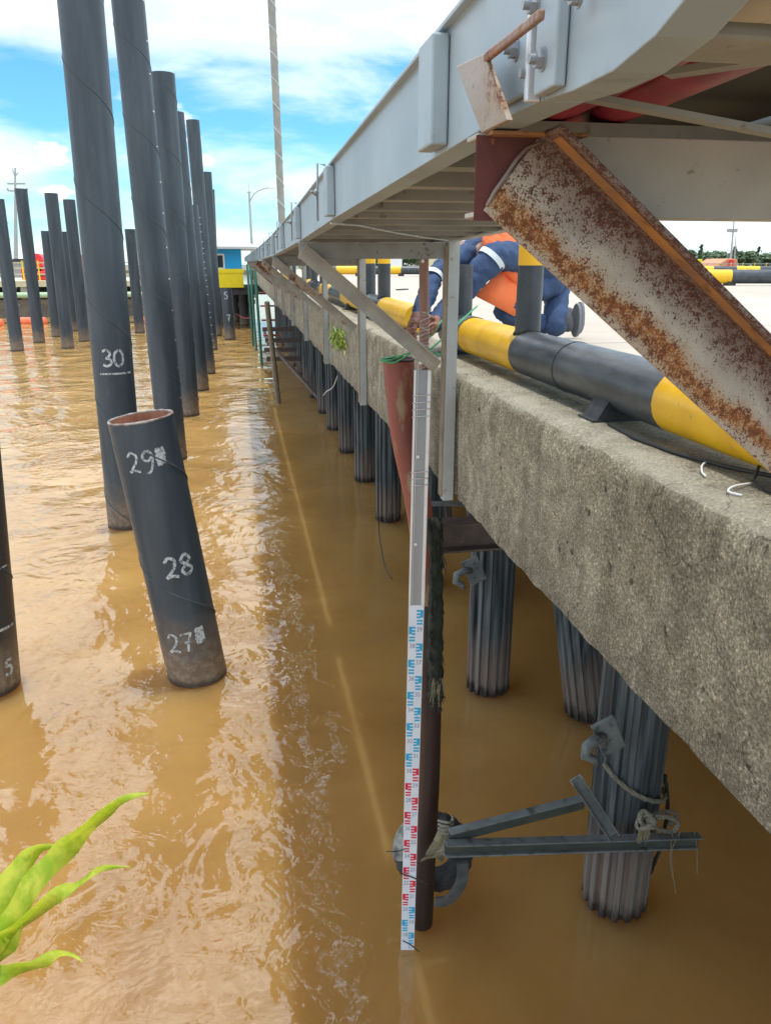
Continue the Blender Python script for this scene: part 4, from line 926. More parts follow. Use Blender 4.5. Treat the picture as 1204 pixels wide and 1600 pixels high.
# vest: shell over the torso
def shell(name, rings, mt, parent, n=24, fr=(0, 1)):
    vs_, k = [], len(rings)
    for c_, d1, d2 in rings:
        for j in range(n): a_ = 2*math.pi*(fr[0]+(fr[1]-fr[0])*j/(n if fr == (0, 1) else n-1)); vs_.append(c_+d1*math.cos(a_)+d2*math.sin(a_))
    fs = [(i*n+j, i*n+(j+1) % n, (i+1)*n+(j+1) % n, (i+1)*n+j) for i in range(k-1) for j in range(n if fr == (0, 1) else n-1)]
    o = MB().add(vs_, fs).build(name, mt, parent, smooth=True); s_ = o.modifiers.new('s', 'SOLIDIFY'); s_.thickness = .008; sb = o.modifiers.new('ss', 'SUBSURF'); sb.levels = sb.render_levels = 2; dp = o.modifiers.new('folds', 'DISPLACE'); dp.texture = FOLD; dp.strength = .03; dp.texture_coords = 'GLOBAL'; return o
side_ = V((.45, .89, 0)).normalized()*-1
def rg_(c_, w_, h_, up=V((0,0,1)), dz=0): return (c_+V((0,0,dz)), side_*w_, up*h_)
shell('vest', [rg_(pel, .165, .150, dz=.01), rg_(pel.lerp(low_, .6), .172, .165, dz=.0), rg_(low_.lerp(chest, .4), .178, .180, dz=-.01), rg_(low_.lerp(chest, .8), .18, .175, dz=.0), rg_(chest.lerp(neck, .30), .175, .155, dz=.045), rg_(chest.lerp(neck, .75),   .16, .145, dz=.06), rg_(neck, .14, .12, dz=.06)], M_vest, wk_)
# hanging front flap of the vest
fl = [ony(742, 462, 4.80), ony(770, 476, 4.82), ony(803, 494, 4.9), ony(838, 478, 5.0), ony(830, 425, 5.0), ony(785, 412, 4.86), ony(765, 440, 4.82)]
mid = sum(fl, V())/len(fl); m = MB(); m.add(fl+[mid+V((-.03,-.03,0))], [(i, (i+1) % 7, 7) for i in range(7)]); o = m.build('vest_flap', M_vest, wk_, smooth=True); s_ = o.modifiers.new('s', 'SOLIDIFY'); s_.thickness = .01
# near sleeve + reflective band
skin('sleeve', [shN+V((.03,.04,.0)), shN, (shN+elN)/2, elN, elN.lerp(haN, .55), elN.lerp(haN, .70)], [(0,1),(1,2),(2,3),(3,4),(4,5)], [.085,.098,.082,.070,.058,.056], M_cover, wk_, 3)
m = MB(); p_ = shN.lerp(elN, .06); dd = (elN-shN).normalized(); m.tube([p_, p_+dd*.035], [.093, .091], 24, cap=False); m.build('reflective_band', M_refl, wk_, smooth=True)
m = MB(); p_ = elF.lerp(haF, -.25); dd = (haF-elF).normalized(); m.tube([elF+dd*.02, elF+dd*.06], [.069, .067], 20, cap=False); m.build('reflective_band', M_refl, wk_, smooth=True)
# head with face
hd = thing; hv = MB(); down = (V((-.55, -.15, -.8))).normalized(); hr = V((.2,-1,0)).normalized(); hr = (hr-down*hr.dot(down)).normalized(); hu = hr.cross(down); hu = hu if hu.x < 0 or True else -hu
def HP(a_, b_, c_): return head + hr*a_ + down*b_ + hu*c_         # right, face direction, crown
vs_, fs = [], []; NU, NV = 24, 16
for i in range(NV+1):
    ph_ = math.pi*i/NV
    for j in range(NU):
        a_ = 2*math.pi*j/NU; x_ = .076*math.sin(ph_)*math.cos(a_); y_ = .092*math.sin(ph_)*math.sin(a_); z_ = .112*math.cos(ph_)
        if z_ < -.02: s_ = 1+.35*(z_+.02)/.1; x_ *= s_
        if y_ > .05 and abs(x_) < .02 and -.04 < z_ < .015: y_ += .022*(1-abs(x_)/.02)
        if y_ > .05 and .01 < z_ < .03 and .015 < abs(x_) < .05: y_ -= .010
        vs_.append(HP(x_, y_, z_))
fs = [(i*NU+j, i*NU+(j+1) % NU, (i+1)*NU+(j+1) % NU, (i+1)*NU+j) for i in range(NV) for j in range(NU)]
ho = MB().add(vs_, fs).build('head', M_skin, wk_, smooth=True); sb = ho.modifiers.new('ss', 'SUBSURF'); sb.levels = sb.render_levels = 1
m = MB()
for i in range(NV+1):
    pass
vs2 = [HP((p_-head).dot(hr)*1.07, (p_-head).dot(down)*1.07-.008, (p_-head).dot(hu)*1.06+.004) for p_ in [V(q_) for q_ in vs_]]
f2 = [f_ for f_ in fs if all((vs2[k]-head).dot(down) < .035 and (vs2[k]-head).dot(hu) > -.055 or (vs2[k]-head).dot(hu) > .07 for k in f_)]
MB().add(vs2, f2).build('hair', M_hair, wk_, smooth=True)
m = MB(); m.tube([HP(.074, 0, .02), HP(.084, -.008, 0), HP(.076, 0, -.025)], [.012, .016, .01], 8); m.tube([HP(-.074, 0, .02), HP(-.084, -.008, 0), HP(-.076, 0, -.025)], [.012, .016, .01], 8); m.build('ears', M_skin, wk_, smooth=True)
m = MB(); m.tube([HP(.028, .080, .016), HP(.028, .086, .016)], .009, 10); m.tube([HP(-.028, .080, .016), HP(-.028, .086, .016)], .009, 10); m.build('eyes', M_hair, wk_, smooth=True)
m = MB(); m.tube([HP(-.022, .080, -.052), HP(0, .086, -.054), HP(.022, .080, -.052)], .005, 6); m.build('mouth', M_redlow, wk_, smooth=True)
MB().tube([head+V((.02,.03,-.02)), neck], [.055,.06], 16).build('neck', M_skin, wk_, smooth=True)
# hands: continuous skin with wrist, palm, thumb and four curled fingers
def hand(wrist, grip, outd, name):
    """wrist point, grip centre (thing held), fingers wrap round a vertical axis"""
    d_ = (grip-wrist).normalized(); side = V((0,0,1)); side = (side-d_*side.dot(d_)).normalized(); nrm = d_.cross(side)*outd
    palm = wrist+d_*.075; vs_ = [wrist-d_*.05, wrist, wrist+d_*.035, palm]; ed = [(0,1),(1,2),(2,3)]; rr = [.030,.026,(.032,.022),(.034,.020)]
    for k in range(4):
        o_ = side*(.030-.020*k); L = [.030,.034,.032,.026][k]; b_ = palm+o_+d_*.012
        c1 = b_+d_*L+nrm*.006; c2 = c1+(d_*.45+nrm*.9).normalized()*L*.8; c3 = c2+(-d_*.55+nrm*.75).normalized()*L*.75
        i0 = len(vs_); vs_ += [b_, c1, c2, c3]; ed += [(3, i0), (i0, i0+1), (i0+1, i0+2), (i0+2, i0+3)]; rr += [.0095,.0092,.0085,.0075]
    b_ = wrist+d_*.03+side*.030; c1 = b_+(d_*.6+side*.6+nrm*.5).normalized()*.035; c2 = c1+(d_*.7+nrm*.8).normalized()*.03
    i0 = len(vs_); vs_ += [b_, c1, c2]; ed += [(2, i0), (i0, i0+1), (i0+1, i0+2)]; rr += [.013,.011,.009]
    return skin(name, vs_, ed, rr, M_skin, wk_, 2, 1)
hand(ony(680, 503, 4.30), ony(660, 552, 3.95), 1, 'hand')
hand(ony(646, 505, 4.26), ony(620, 568, 3.99), -1, 'hand')
skin('forearm', [elF.lerp(haF,.62), ony(650, 492, 4.32), ony(645, 512, 4.24)], [(0,1),(1,2)], [.040,.034,.028], M_skin, wk_)
skin('forearm', [elN.lerp(haN,.5), elN.lerp(haN,.7), ony(680, 505, 4.30)], [(0,1),(1,2)], [.040,.036,.028], M_skin, wk_)
# boots: toes on the deck, soles facing back
def boot(c, name):
    m = MB(); rings = [(-.10, .040, .045), (-.06, .050, .055), (0, .052, .06), (.05, .048, .062), (.085, .04, .05)]
    pts_ = [c+V((-.055, -.02, .035)), c+V((-.01, 0, .09)), c+V((.035, .01, .12)), c+V((.04, .01, .05)), c+V((.03, .01, 0))]
    o = skin(name, [c+V((-.10,-.03,.03)), c+V((-.04,-.01,.06)), c+V((.02,0,.10)), c+V((.02,0,.03)), c+V((.01,0,-.05))], [(0,1),(1,2),(1,3),(3,4)], [.050,.056,.05,.05,.045], M_boot, wk_)
    s_ = MB(); nn_ = 16; lv = []
    out = [(.05*math.cos(a_)*(1.0 if math.sin(a_) < 0 else .9), .115*math.sin(a_)) for a_ in [2*math.pi*i/nn_ for i in range(nn_)]]
    s_.prof(out, c+V((.062, .0, .035)), c+V((.088, .012, .035)), (-.3,.95,0), (0,0,1)); so_ = s_.build('sole', M_sole, o, bevel=.004); return o
boot(V((aN.x+.07, aN.y+.03, 3.70)), 'boot'); boot(V((aF.x+.07, aF.y+.03, 3.70)), 'boot')
# ------------------------------------------------------------------ PLANTS
M_leafg = varied('fresh_green_leaf', (.14,.27,.03), (.42,.46,.05), 30, .4)
def tuft(c, n, label, s=1.0):
    t = thing('wall_plant', c, label, 'plant', 'plants growing on the wharf beam'); m = MB()
    for k in range(n):
        a_ = random.uniform(math.pi*.5, math.pi*1.7); e_ = random.uniform(-.3, .9); L = random.uniform(.05, .13)*s; d_ = V((math.cos(a_)*.6, math.sin(a_), 0))*math.cos(e_)+V((0,0,math.sin(e_)))
        p0 = c+V((random.uniform(-.03,.02), random.uniform(-.30,.30)*s, random.uniform(-.08,.06)*s*(1-.3*random.random()))); p1 = p0+d_*L*.6; p2 = p0+d_*L+V((0,0,-.03*s))
        w_ = V((d_.y, -d_.x, .3)).normalized()*.008*s; m.add([p0-w_*.3, p1-w_, p2, p1+w_, p0+w_*.3], [(0,1,2,3,4)])
    m.build('leaves', M_leafg, t)
    MB().tube([c, c+V((-.02,0,.04))], .006*s, 6).build('stem', M_moss, t)
tuft(onx(530, 528, XF-.03), 220, 'bright green weeds growing from the beam joint', 1.25)
def leaf_mat():
    m, t, b = mat('translucent_blade', (.22,.48,.02), .35); p = pos(t)
    col = mixc(t, ramp(t, tex(t, pos(t,(1,1,1)), 30, 6, .7), [(.42, 0.0), (.58, 1.0)]), (.30,.46,.025), (.60,.62,.08)); t.links.new(col, b.inputs['Base Color'])
    b.inputs['Transmission Weight'].default_value = 0
    tr = nn(t, 'ShaderNodeBsdfTranslucent'); tr.inputs[0].default_value = (.85,.90,.10,1); mx = nn(t, 'ShaderNodeMixShader'); mx.inputs[0].default_value = .45
    t.links.new(b.outputs[0], mx.inputs[1]); t.links.new(tr.outputs[0], mx.inputs[2]); t.links.new(mx.outputs[0], t.nodes['Material Output'].inputs[0])
    bump(t, b, tex(t, pos(t, (8,8,1)), 30, 2), .2, .002); return m
M_blade = leaf_mat()
stemx = atd(-75, 1560, 1.0)
pt = thing('reed_plant', (stemx.x, stemx.y, 0), 'bright green long-leaved plant at the lower left corner', 'plant')
MB().tube([V((stemx.x-.05, stemx.y, -.2)), V((stemx.x-.02, stemx.y, 1.5)), V((stemx.x, stemx.y, 3.0)), V((stemx.x+.01, stemx.y, 3.32))], [.014,.012,.009,.006], 10).build('stem', M_blade, pt, smooth=True)
def blade(px, wd, D0, D1, tw, lab=None):
    P = smooth3([V((x, y, D0+(D1-D0)*i/(len(px)-1))) for i, (x, y) in enumerate(px)]); n = len(P); m = MB(); vs_ = []
    pts_ = [atd(p_.x, p_.y, p_.z) for p_ in P]
    for i in range(n):
        t_ = i/(n-1); tg = (pts_[min(i+1,n-1)]-pts_[max(i-1,0)]).normalized()
        view = (pts_[i]-_C).normalized(); sd_ = tg.cross(view).normalized(); nm = sd_.cross(tg)
        a_ = tw*1.5*math.sin(t_*9+px[-1][0]*.1); w_ = wd*(min(1, t_*3+.45))*(1-t_**1.6)+.0003
        s1 = sd_*math.cos(a_)+nm*math.sin(a_); w_ *= 1.3*(1+.12*math.sin(i*.9)); vs_ += [pts_[i]-s1*w_, pts_[i]+nm*w_*.38, pts_[i]+s1*w_]
    m.add(vs_, [(i*3+j, i*3+j+1, (i+1)*3+j+1, (i+1)*3+j) for i in range(n-1) for j in range(2)])
    o = m.build('leaf', M_blade, pt, smooth=True); s_ = o.modifiers.new('s', 'SOLIDIFY'); s_.thickness = .0006
blade([(-75,1560),(-20,1500),(15,1450),(45,1390),(85,1345),(125,1305),(165,1270),(195,1248),(235,1239)], .0165, 1.0, .92, .5)
blade([(-75,1560),(-30,1500),(-5,1440),(15,1385),(35,1350),(62,1326),(95,1322)], .0200, 1.0, 1.02, .35)
blade([(-75,1560),(-30,1500),(0,1466),(45,1436),(85,1402),(115,1388),(145,1365),(165,1356),(205,1354)], .0118, 1.0, .90, .8)
blade([(-75,1560),(-30,1540),(0,1524),(30,1512),(60,1506),(90,1492),(112,1492),(130,1503)], .0105, 1.0, .93, .7)
# ------------------------------------------------------------------ BACKGROUND: BLUE HOUSE ON PILES
HY = 53.0
def Q(x, y, Y=HY): return ony(x, y, Y)
M_bluep = painted('sky_blue_wall', (.01,.36,.80), .06); M_yelw = painted('yellow_fascia', (.90,.70,.01), .08); M_roof = painted('pale_roof_sheet', (.58,.58,.56), .08)
M_glass = mat('dark_window_glass', (.03,.04,.05), .08)[0]; M_wht = painted('white_trim', (.75,.76,.76), .05)
M_eave = painted('grey_eave', (.40,.40,.40), .08)
hb = Q(340, 438); t = thing('pier_house', V((hb.x, HY, 3.2)), 'blue and yellow house with pale pitched roof on piles', 'house')
x0, x1 = Q(318, 400).x, Q(377, 400).x; zt, zm, zl = Q(360, 386).z, Q(360, 420).z, Q(360, 449).z
MB().box((x0-.6, HY, zm), (x1, HY+7, zt)).build('walls', M_bluep, t)
MB().box((x0-.8, HY-.5, zl), (x1+.05, HY+7.2, zm-.004)).build('yellow_fascia', M_yelw, t)
MB().box((x0-.8, HY-.55, zm-.25), (x1+.1, HY+7.3, zm-.04)).build('fascia_rail', M_yelw, t)
wx0, wx1 = Q(334, 400).x, Q(348, 400).x; wz0, wz1 = Q(340, 418).z, Q(340, 399).z
wo_ = MB().box((wx0-.1, HY-.08, wz0-.1), (wx1+.1, HY-.002, wz1+.1)).build('window', M_wht, t)
MB().box((wx0, HY-.10, wz0), (wx1, HY-.081, wz1)).build('pane', M_glass, wo_)
pk = Q(322, 357); ev = Q(401, 388)
m = MB(); A_ = V((x0-4.2, HY-.9, zt)); 
rx0, rx1, ry0, ry1 = x0-1.2, Q(401, 388).x, HY-1.0, HY+8.2; rz = zt+.02; hip = 3.2; apz = Q(330, 360).z
m.add([(rx0,ry0,rz),(rx1,ry0,rz),(rx1,ry1,rz),(rx0,ry1,rz),(x0+1.6,(ry0+ry1)/2,apz),(x0+.9,(ry0+ry1)/2,apz),(rx0,ry0,rz-.14),(rx1,ry0,rz-.14),(rx1,ry1,rz-.14),(rx0,ry1,rz-.14)],
 [(0,1,4,5),(1,2,4),(2,3,5,4),(3,0,5),(0,6,7,1),(1,7,8,2),(2,8,9,3),(3,9,6,0),(6,9,8,7)]); m.build('roof', M_roof, t)
m = MB(); m.box((x1+.35, HY+.6, zt-1.25), (x1+1.1, HY+1.2, zt-.55)); m.build('air_conditioner', M_wht, t, bevel=.03)
m = MB(); m.box((x0-.7, HY-.3, zl-.45), (x1+2.5, HY+7, zl-.006)); m.build('under_beams', M_dark, t)
for i, (px, yo, lb) in enumerate(((383, 2, 'dark pile under the right end of the blue house'), (371, 6, 'dark pile deep beneath the blue house'), (345, 4, 'dark pile below the left part of the blue house'), (392, 6, 'dark pile at the inner corner beneath the house'))):
    c_ = ony(px, 505, HY+yo); tt = thing('house_pile', (c_.x, c_.y, 0), lb, 'pile', 'piles carrying the blue house')
    MB().tube([V((c_.x, c_.y, -.5)), V((c_.x, c_.y, zl-.46))], .34, 20).build('shaft', M_pile_d, tt, smooth='auto')
    MB().tube([V((c_.x, c_.y, 1.2)), V((c_.x, c_.y, 1.5))], .40, 20).build('collar', M_pile_d, tt, smooth='auto')
c0, c1 = ony(368, 490, HY+1), ony(396, 497, HY-6)
tag(MB().tube([c0, (c0+c1)/2+V((0,0,-.15)), c1], .035, 6).build('red_rope', M_hose), 'red rope strung between the house piles', 'rope')
# dark cross wall behind under the house
# ------------------------------------------------------------------ STREET LAMP
LY = 62.0; lp0 = Q(395, 412, LY); t = thing('street_lamp', (lp0.x, LY, 3.5), 'slim street lamp with single curved arm behind the blue house', 'street lamp')
lt = Q(389, 300, LY); MB().tube([V((lp0.x, LY, 1.5)), lt], [.14, .07], 12).build('pole', M_post, t, smooth='auto')
MB().tube(smooth3([lt-V((0,0,.7)), Q(398, 302, LY), Q(412, 295, LY), Q(422, 293, LY)]), .045, 8).build('arm', M_post, t, smooth=True)
m = MB(); h0, h1 = Q(420, 294, LY), Q(429, 293, LY); m.bar(h0, h1, .26, .12); m.build('lamp_head', M_wht, t, bevel=.03)
m = MB(); m.tube([lt, Q(388.5, 285, LY)], .02, 6); m.tube([lt-V((.15,0,0)), lt+V((.15,0,0))], .05, 8); m.build('sensor', M_post, t)
# ------------------------------------------------------------------ GREEN LANDING STAIR beside wharf
M_green = painted('green_post_paint', (.05,.20,.15), .25); M_redst = painted('red_step_paint', (.30,.04,.035), .15)
t = thing('landing_stair', (1.0, 31, 0), 'green and red steel landing stair hanging beside the far wharf edge', 'stair')
def post3(x, yb, yt, Y, r, mt, nm):
    a_, b_ = onz(x, yb, 0), None; b_ = V((a_.x-.1, a_.y, 4.0)) ; MB().tube([a_-V((0,0,.4)), b_], r, 10).build(nm, mt, t, smooth='auto')
for x, yb in ((396, 541), (401, 548), (409.5, 571)): post3(x, yb, 0, 0, .06, M_green, 'post')
m = MB()
for k in range(4):
    z_ = 2.9-.45*k; y_ = 33-1.3*k; m.box((.80, y_-.3, z_), (1.35, y_, z_+.05))
m.build('treads', M_redst, t)
m = MB(); 
for z_, y_ in ((1.35, 28.5), (.75, 28.0), (.8, 30.5), (1.5, 31.5)): m.box((.85, y_, z_), (2.1, y_+.12, z_+.16))
m.bar((1.0, 29, 1.3), (2.2, 22.5, .25), .08, .10); m.bar((.95, 32.5, 1.4), (.95, 28, 1.35), .1, .12)
m.build('cross_beams', M_darksteel, t)
# leaning thin pole
a_ = onz(436, 628, 0); tag(MB().tube([a_-V((0,0,.3)), ony(417, 472, a_.y-1.0)], [.085, .075], 12).build('leaning_pole', M_posttan, smooth='auto'), 'thin leaning pole standing in the water under the far walkway', 'pole')
a_ = onz(424, 560, 0)
# hanging strap/rope bits on piles
tag(MB().tube(smooth3([onx(527, 588, 1.55), onx(520, 605, 1.55), onx(510, 612, 1.55), onx(505, 618, 1.55)]), .012, 6).build('white_strap', M_chalk, smooth=True), 'short white strap hanging on a far fluted pile', 'strap')
tag(MB().tube(smooth3([ony(590, 760, 8.0), ony(592, 830, 8.0), ony(600, 880, 7.4), ony(612, 905, 7.0)]), .006, 5).build('thin_line', M_cable, smooth=True), 'thin dark line trailing into the water left of the red pipe', 'line')
# twigs at staff foot
def twig(pts, lb): tag(MB().tube(smooth3(pts), .0035, 5).build('twig', M_moss, smooth=True), lb, 'twig', 'twigs caught on the staff')
twig([SP(-.06, .62, .012), SP(0, .60, .014), SP(.12, .54, .016)], 'dark twig caught across the lower staff')
twig([SP(-.03, .10, .012), SP(.03, .06, .014), SP(.12, -.02, .03)], 'dark twig at the foot of the staff on the water')
twig([SP(-.14, .76, -.01), SP(-.08, .77, 0), SP(-.03, .80, .012)], 'short dark twig left of the staff beside the tyre')
# ------------------------------------------------------------------ LEFT BACKGROUND WHARF
M_stone = varied('far_stone_wall', (.19,.16,.12), (.12,.10,.08), 1.0, .9, c3=(.06,.055,.045), s3=1.5, l3=.5)
M_pgreen = painted('pale_green_pipe', (.42,.58,.36), .1); M_redm = painted('red_machine_paint', (.78,.03,.04), .08); M_cream = painted('cream_barrier', (.62,.56,.36), .15)
WY = 66.0
t = thing('far_wharf', (-20, WY, 0), 'low far wharf with green pipe and stone face at left', 'wharf')
zwall, zp, zd = Q(70, 468, WY).z, Q(70, 464, WY).z, Q(70, 448, WY).z
xl, xr = -60, Q(330, 470, WY).x
MB().box((xl, WY, -.5), (xr, WY+2, zwall)).build('stone_face', M_stone, t)
MB().tube([V((xl, WY-.15, zp+.15)), V((xr, WY-.15, zp+.15))], .22, 14).build('green_pipe', M_pgreen, t, smooth='auto')
MB().box((xl, WY+1.5, zwall-.3), (xr, WY+14, zd)).build('recess_shade', M_dark, t)  # solid dark block stands in for the shade under the deck slab
MB().box((xl, WY-.1, zd), (xr, WY+14, Q(70, 439, WY).z)).build('deck_slab', M_cream, t)
m = MB(); xx = xl
while xx < xr: m.box((xx, WY+.2, zwall), (xx+.45, WY+.7, zd-.004)); xx += 3.1
m.build('columns', M_deck, t)
zdk = Q(70, 439, WY).z
fn = thing('far_railing', (-20, WY, zdk), 'cream and yellow railing on the far left wharf', 'railing')
m = MB(); 
for dz in (.45, .9, 1.3): m.box((xl, WY+.35, zdk+dz), (xr, WY+.42, zdk+dz+.09))
m.build('rails', M_cream, fn)
m = MB(); xx = xl
while xx < xr: m.box((xx, WY+.33, zdk+.002), (xx+.1, WY+.345, zdk+1.5)); xx += 1.15
m.build('stanchions', M_yelw, fn)
for i, (xa, ya, xb, yb, Y_) in enumerate(((53, 396, 66, 418, WY+5), (38, 418, 72, 436, WY+5.5), (107, 400, 117, 440, WY+5), (124, 398, 132, 410, WY+4), (56, 424, 76, 438, WY+3))):
    a_, b_ = Q(xa, yb, Y_), Q(xb, ya, Y_); tt = thing('red_machine', (a_.x, Y_, zdk), 'red machine body on the far left wharf, ' + ['round drum shaped, top left', 'long low block under the drum', 'tall narrow column', 'small drum at right', 'low cabinet by the railing'][i], 'machine', 'red machinery on the far wharf')
    if i in (0, 3):
        c_ = (a_+b_)/2; m = MB(); m.tube([c_-V((.0,.7,0)), c_+V((0,.7,0))], (b_.z-a_.z)/2, 18); m.build('drum', M_redm, tt, smooth='auto')
        m = MB(); m.box((c_.x-.2, Y_-.2, zdk), (c_.x+.2, Y_+.2, c_.z-.2)); m.build('stand', M_redm, tt)
    else:
        m = MB(); m.box((a_.x, Y_-.7, zdk), (b_.x, Y_+.7, b_.z)); m.build('housing', M_redm, tt, bevel=.08)
        m = MB(); m.box((a_.x+.15, Y_-.76, zdk+.3), (b_.x-.15, Y_-.701, b_.z-.3)); m.build('vent_panel', M_dark, tt)
# containers & low buildings behind
bx = thing('grey_shed', Q(34, 430, WY+25), 'grey shed beyond the far left wharf', 'shed'); a_, b_ = Q(22, 436, WY+25), Q(37, 409, WY+25)
MB().box((a_.x, WY+25, 0), (b_.x, WY+30, b_.z)).build('walls', M_eave, bx); MB().box((a_.x-.3, WY+24.7, b_.z+.002), (b_.x+.3, WY+30.3, b_.z+.3)).build('roof', M_dark, bx)
# ship mast
SY = 120.0; t = thing('ship_mast', (Q(25, 430, SY).x, SY, 4), 'ship mast with cross yard rising behind the far left pile', 'mast')
MB().tube([V((Q(25, 430, SY).x, SY, 2)), Q(24, 262, SY)], [.35, .10], 10).build('pole', M_post, t)
m = MB(); m.bar(Q(12, 287, SY), Q(40, 287, SY), .25, .22); m.bar(Q(13, 298, SY), Q(42, 299, SY), .3, .2); m.bar(Q(13, 298, SY), Q(12, 294, SY), .2, .2); m.bar(Q(42, 299, SY), Q(43, 294, SY), .2, .2); m.build('yard', M_post, t)
m = MB(); m.tube([Q(24, 278, SY), Q(20, 264, SY)], .07, 6); m.tube([Q(24, 276, SY), Q(29, 269, SY)], .07, 6); m.build('antenna', M_post, t)
# orange boom floats
M_float = painted('orange_float', (.90,.16,.06), .1)
for i, px in enumerate((-8, 40, 60, 141, 170, 228)):
    c_ = onz(px, 503+(3 if px < 0 else 0), .12); tt = thing('boom_float', (c_.x, c_.y, 0), 'orange boom float on the river, %s from the left' % ORD[i], 'float', 'orange floats before the far wharf')
    L_ = .58; MB().tube([c_+V((-L_,0,0)), c_+V((-L_*.85,0,0)), c_+V((L_*.85,0,0)), c_+V((L_,0,0))], [.18,.32,.32,.18], 16).build('float_body', M_float, tt, smooth='auto')
    MB().tube([c_+V((-L_-.15,0,0)), c_+V((-L_,0,0))], .08, 8).build('end_cap', M_dark, tt)
a_, b_ = onz(-40, 505, .05), onz(250, 503, .05)
tag(MB().tube([a_, b_], .05, 6).build('boom_line', M_dark), 'dark line joining the orange floats', 'line')
# ------------------------------------------------------------------ RIGHT BACKGROUND
def leafclump(m, c, r, n, sz, squash=1.0):
    for _ in range(n):
        v_ = V((random.gauss(0,1), random.gauss(0,1), random.gauss(0,1))).normalized()*r*random.random()**.4; v_.z *= squash
        p_ = c+v_; a_ = V((random.uniform(-1,1), random.uniform(-1,1), random.uniform(-1,1))).normalized(); b_ = a_.orthogonal().normalized(); s_ = sz*random.uniform(.6, 1.4)
        m.add([p_-a_*s_, p_+b_*s_*.6, p_+a_*s_, p_-b_*s_*.6], [(0,1,2,3)], random.randint(0, 1))
M_tr1 = varied('tree_leaves', (.06,.10,.05), (.09,.13,.06), .5, .8); M_tr2 = varied('tree_leaves_light', (.10,.15,.07), (.12,.17,.09), .5, .8); M_trk = varied('tree_bark', (.10,.08,.06), (.14,.11,.08), 2, .9)
def tree(px, top, Y, w, shape, label):
    tp = ony(px, top, Y); t = thing('conifer_tree' if shape == 'cone' else 'broad_tree', (tp.x, Y, 3.3), label, 'tree', 'trees beyond the wharf'); H_ = tp.z-3.3
    m = MB(); m.tube([V((tp.x, Y, 3.2)), V((tp.x+.2, Y, 3.3+H_*.5)), V((tp.x, Y, 3.3+H_*.85))], [.05*H_*.6, .03*H_*.6, .01], 8); m.build('trunk', M_trk, t)
    m = MB()
    if shape == 'cone':
        for k in range(14): f_ = k/13; leafclump(m, V((tp.x+random.uniform(-.1,.1)*w*(1-f_), Y+random.uniform(-.3,.3), 3.3+H_*(.12+.86*f_))), max(.12*w, w*(1-f_)*.75), 60, .22, .9)
    else:
        for k in range(16):
            a_ = random.uniform(0, 6.28); rr2 = w*random.uniform(.1, .85); f_ = random.uniform(.3, .88); leafclump(m, V((tp.x+rr2*math.cos(a_)*(1.15-f_*.6), Y+rr2*math.sin(a_)*.6, 3.3+H_*f_)), w*.38, 75, .28, .75)
    m.build('crown', [M_tr1, M_tr2], t)
TY = 118.0
tl = [(1072,400,1.2,'cone'),(1078,391,2.0,'broad'),(1095,383,1.3,'cone'),(1108,395,3.2,'broad'),(1124,394,3.4,'broad'),(1148,386,1.6,'cone'),(1157,392,3.0,'broad'),(1172,393,2.6,'broad'),(1184,386,1.2,'cone'),(1196,397,3.0,'broad'),(1212,395,3.2,'broad'),(1138,397,3.0,'broad'),
      (612,398,3.2,'broad'),(626,390,3.0,'broad'),(641,386,3.2,'broad'),(655,388,3.4,'broad'),(676,390,3.4,'broad'),(596,400,3,'broad'),(545,398,3.4,'broad'),(520,396,3.4,'broad'),(700,392,3.4,'broad')]
for i, (px, top, w_, sh) in enumerate(tl):
    lab = ('pointed dark conifer' if sh == 'cone' else 'rounded leafy tree')
    where = 'at far right' if px > 900 else 'behind the gap under the walkway'
    tree(px, top, TY+random.uniform(-4, 8), w_*.62, sh, ('%s at far right, top at image column %s' % (lab, ORD[i]) if False else '%s %s, %s of the row' % (lab, where, ORD[i if px > 900 else i-12])))
# hedge low mass
m = MB()
for k in range(120): leafclump(m, V((random.uniform(45, 110), TY+6+random.uniform(-3,3), 3.9+random.uniform(0,.8))), 1.5, 22, .30)
for k in range(90): leafclump(m, V((random.uniform(8, 34), TY+6+random.uniform(-3,3), 4.0+random.uniform(0,1.0))), 1.5, 22, .30)
tag(m.build('bushes', [M_tr1, M_tr2]), 'low mass of bushes along the far horizon', 'bushes', kind='stuff')
# floodlight mast, lattice, sign, heap, wind sock, railings
FY = 90.0
a_, b_ = Q(1141, 408, FY), Q(1146, 344, FY); t = thing('floodlight_mast', (a_.x, FY, 3.3), 'tall slim floodlight mast at far right', 'mast'); MB().tube([V((a_.x, FY, 3.0)), b_], [.16, .07], 10).build('pole', M_post, t)
for px in (1139.5, 1147.5): c_ = Q(px, 360, FY); MB().box((c_.x-.28, FY-.1, c_.z-.22), (c_.x+.28, FY+.2, c_.z+.18)).build('floodlight', M_eave, t)
MB().bar(Q(1139, 360, FY), Q(1149, 360, FY), .08, .08).build('crossbar', M_post, t)
a_, b_ = Q(1148, 408, FY+8), Q(1148.5, 370, FY+8); t = thing('antenna_mast', (a_.x, FY+8, 3.3), 'thin antenna mast right of the floodlight mast', 'mast'); MB().tube([V((a_.x, FY+8, 3.0)), b_], [.12, .04], 8).build('pole', M_post, t); m = MB(); m.bar(Q(1146.5, 378, FY+8), Q(1150.5, 378, FY+8), .06, .06); m.build('cross_arm', M_post, t)
a_ = Q(1056, 410, 60); t = thing('red_pennant', (a_.x, 60, 3.3), 'small red pennant on a thin stick above the rusty brace', 'flag'); MB().tube([V((a_.x, 60, 3.3)), Q(1057, 372, 60)], .03, 6).build('stick', M_redm, t)
m = MB(); m.prof([(0,0),(.5,-.15),(.35,-.62),(.1,-.66)], Q(1051, 372, 60), Q(1051, 372, 60)+V((0,.05,0)), (1,0,0), (0,0,1)); m.build('cloth', M_redm, t)
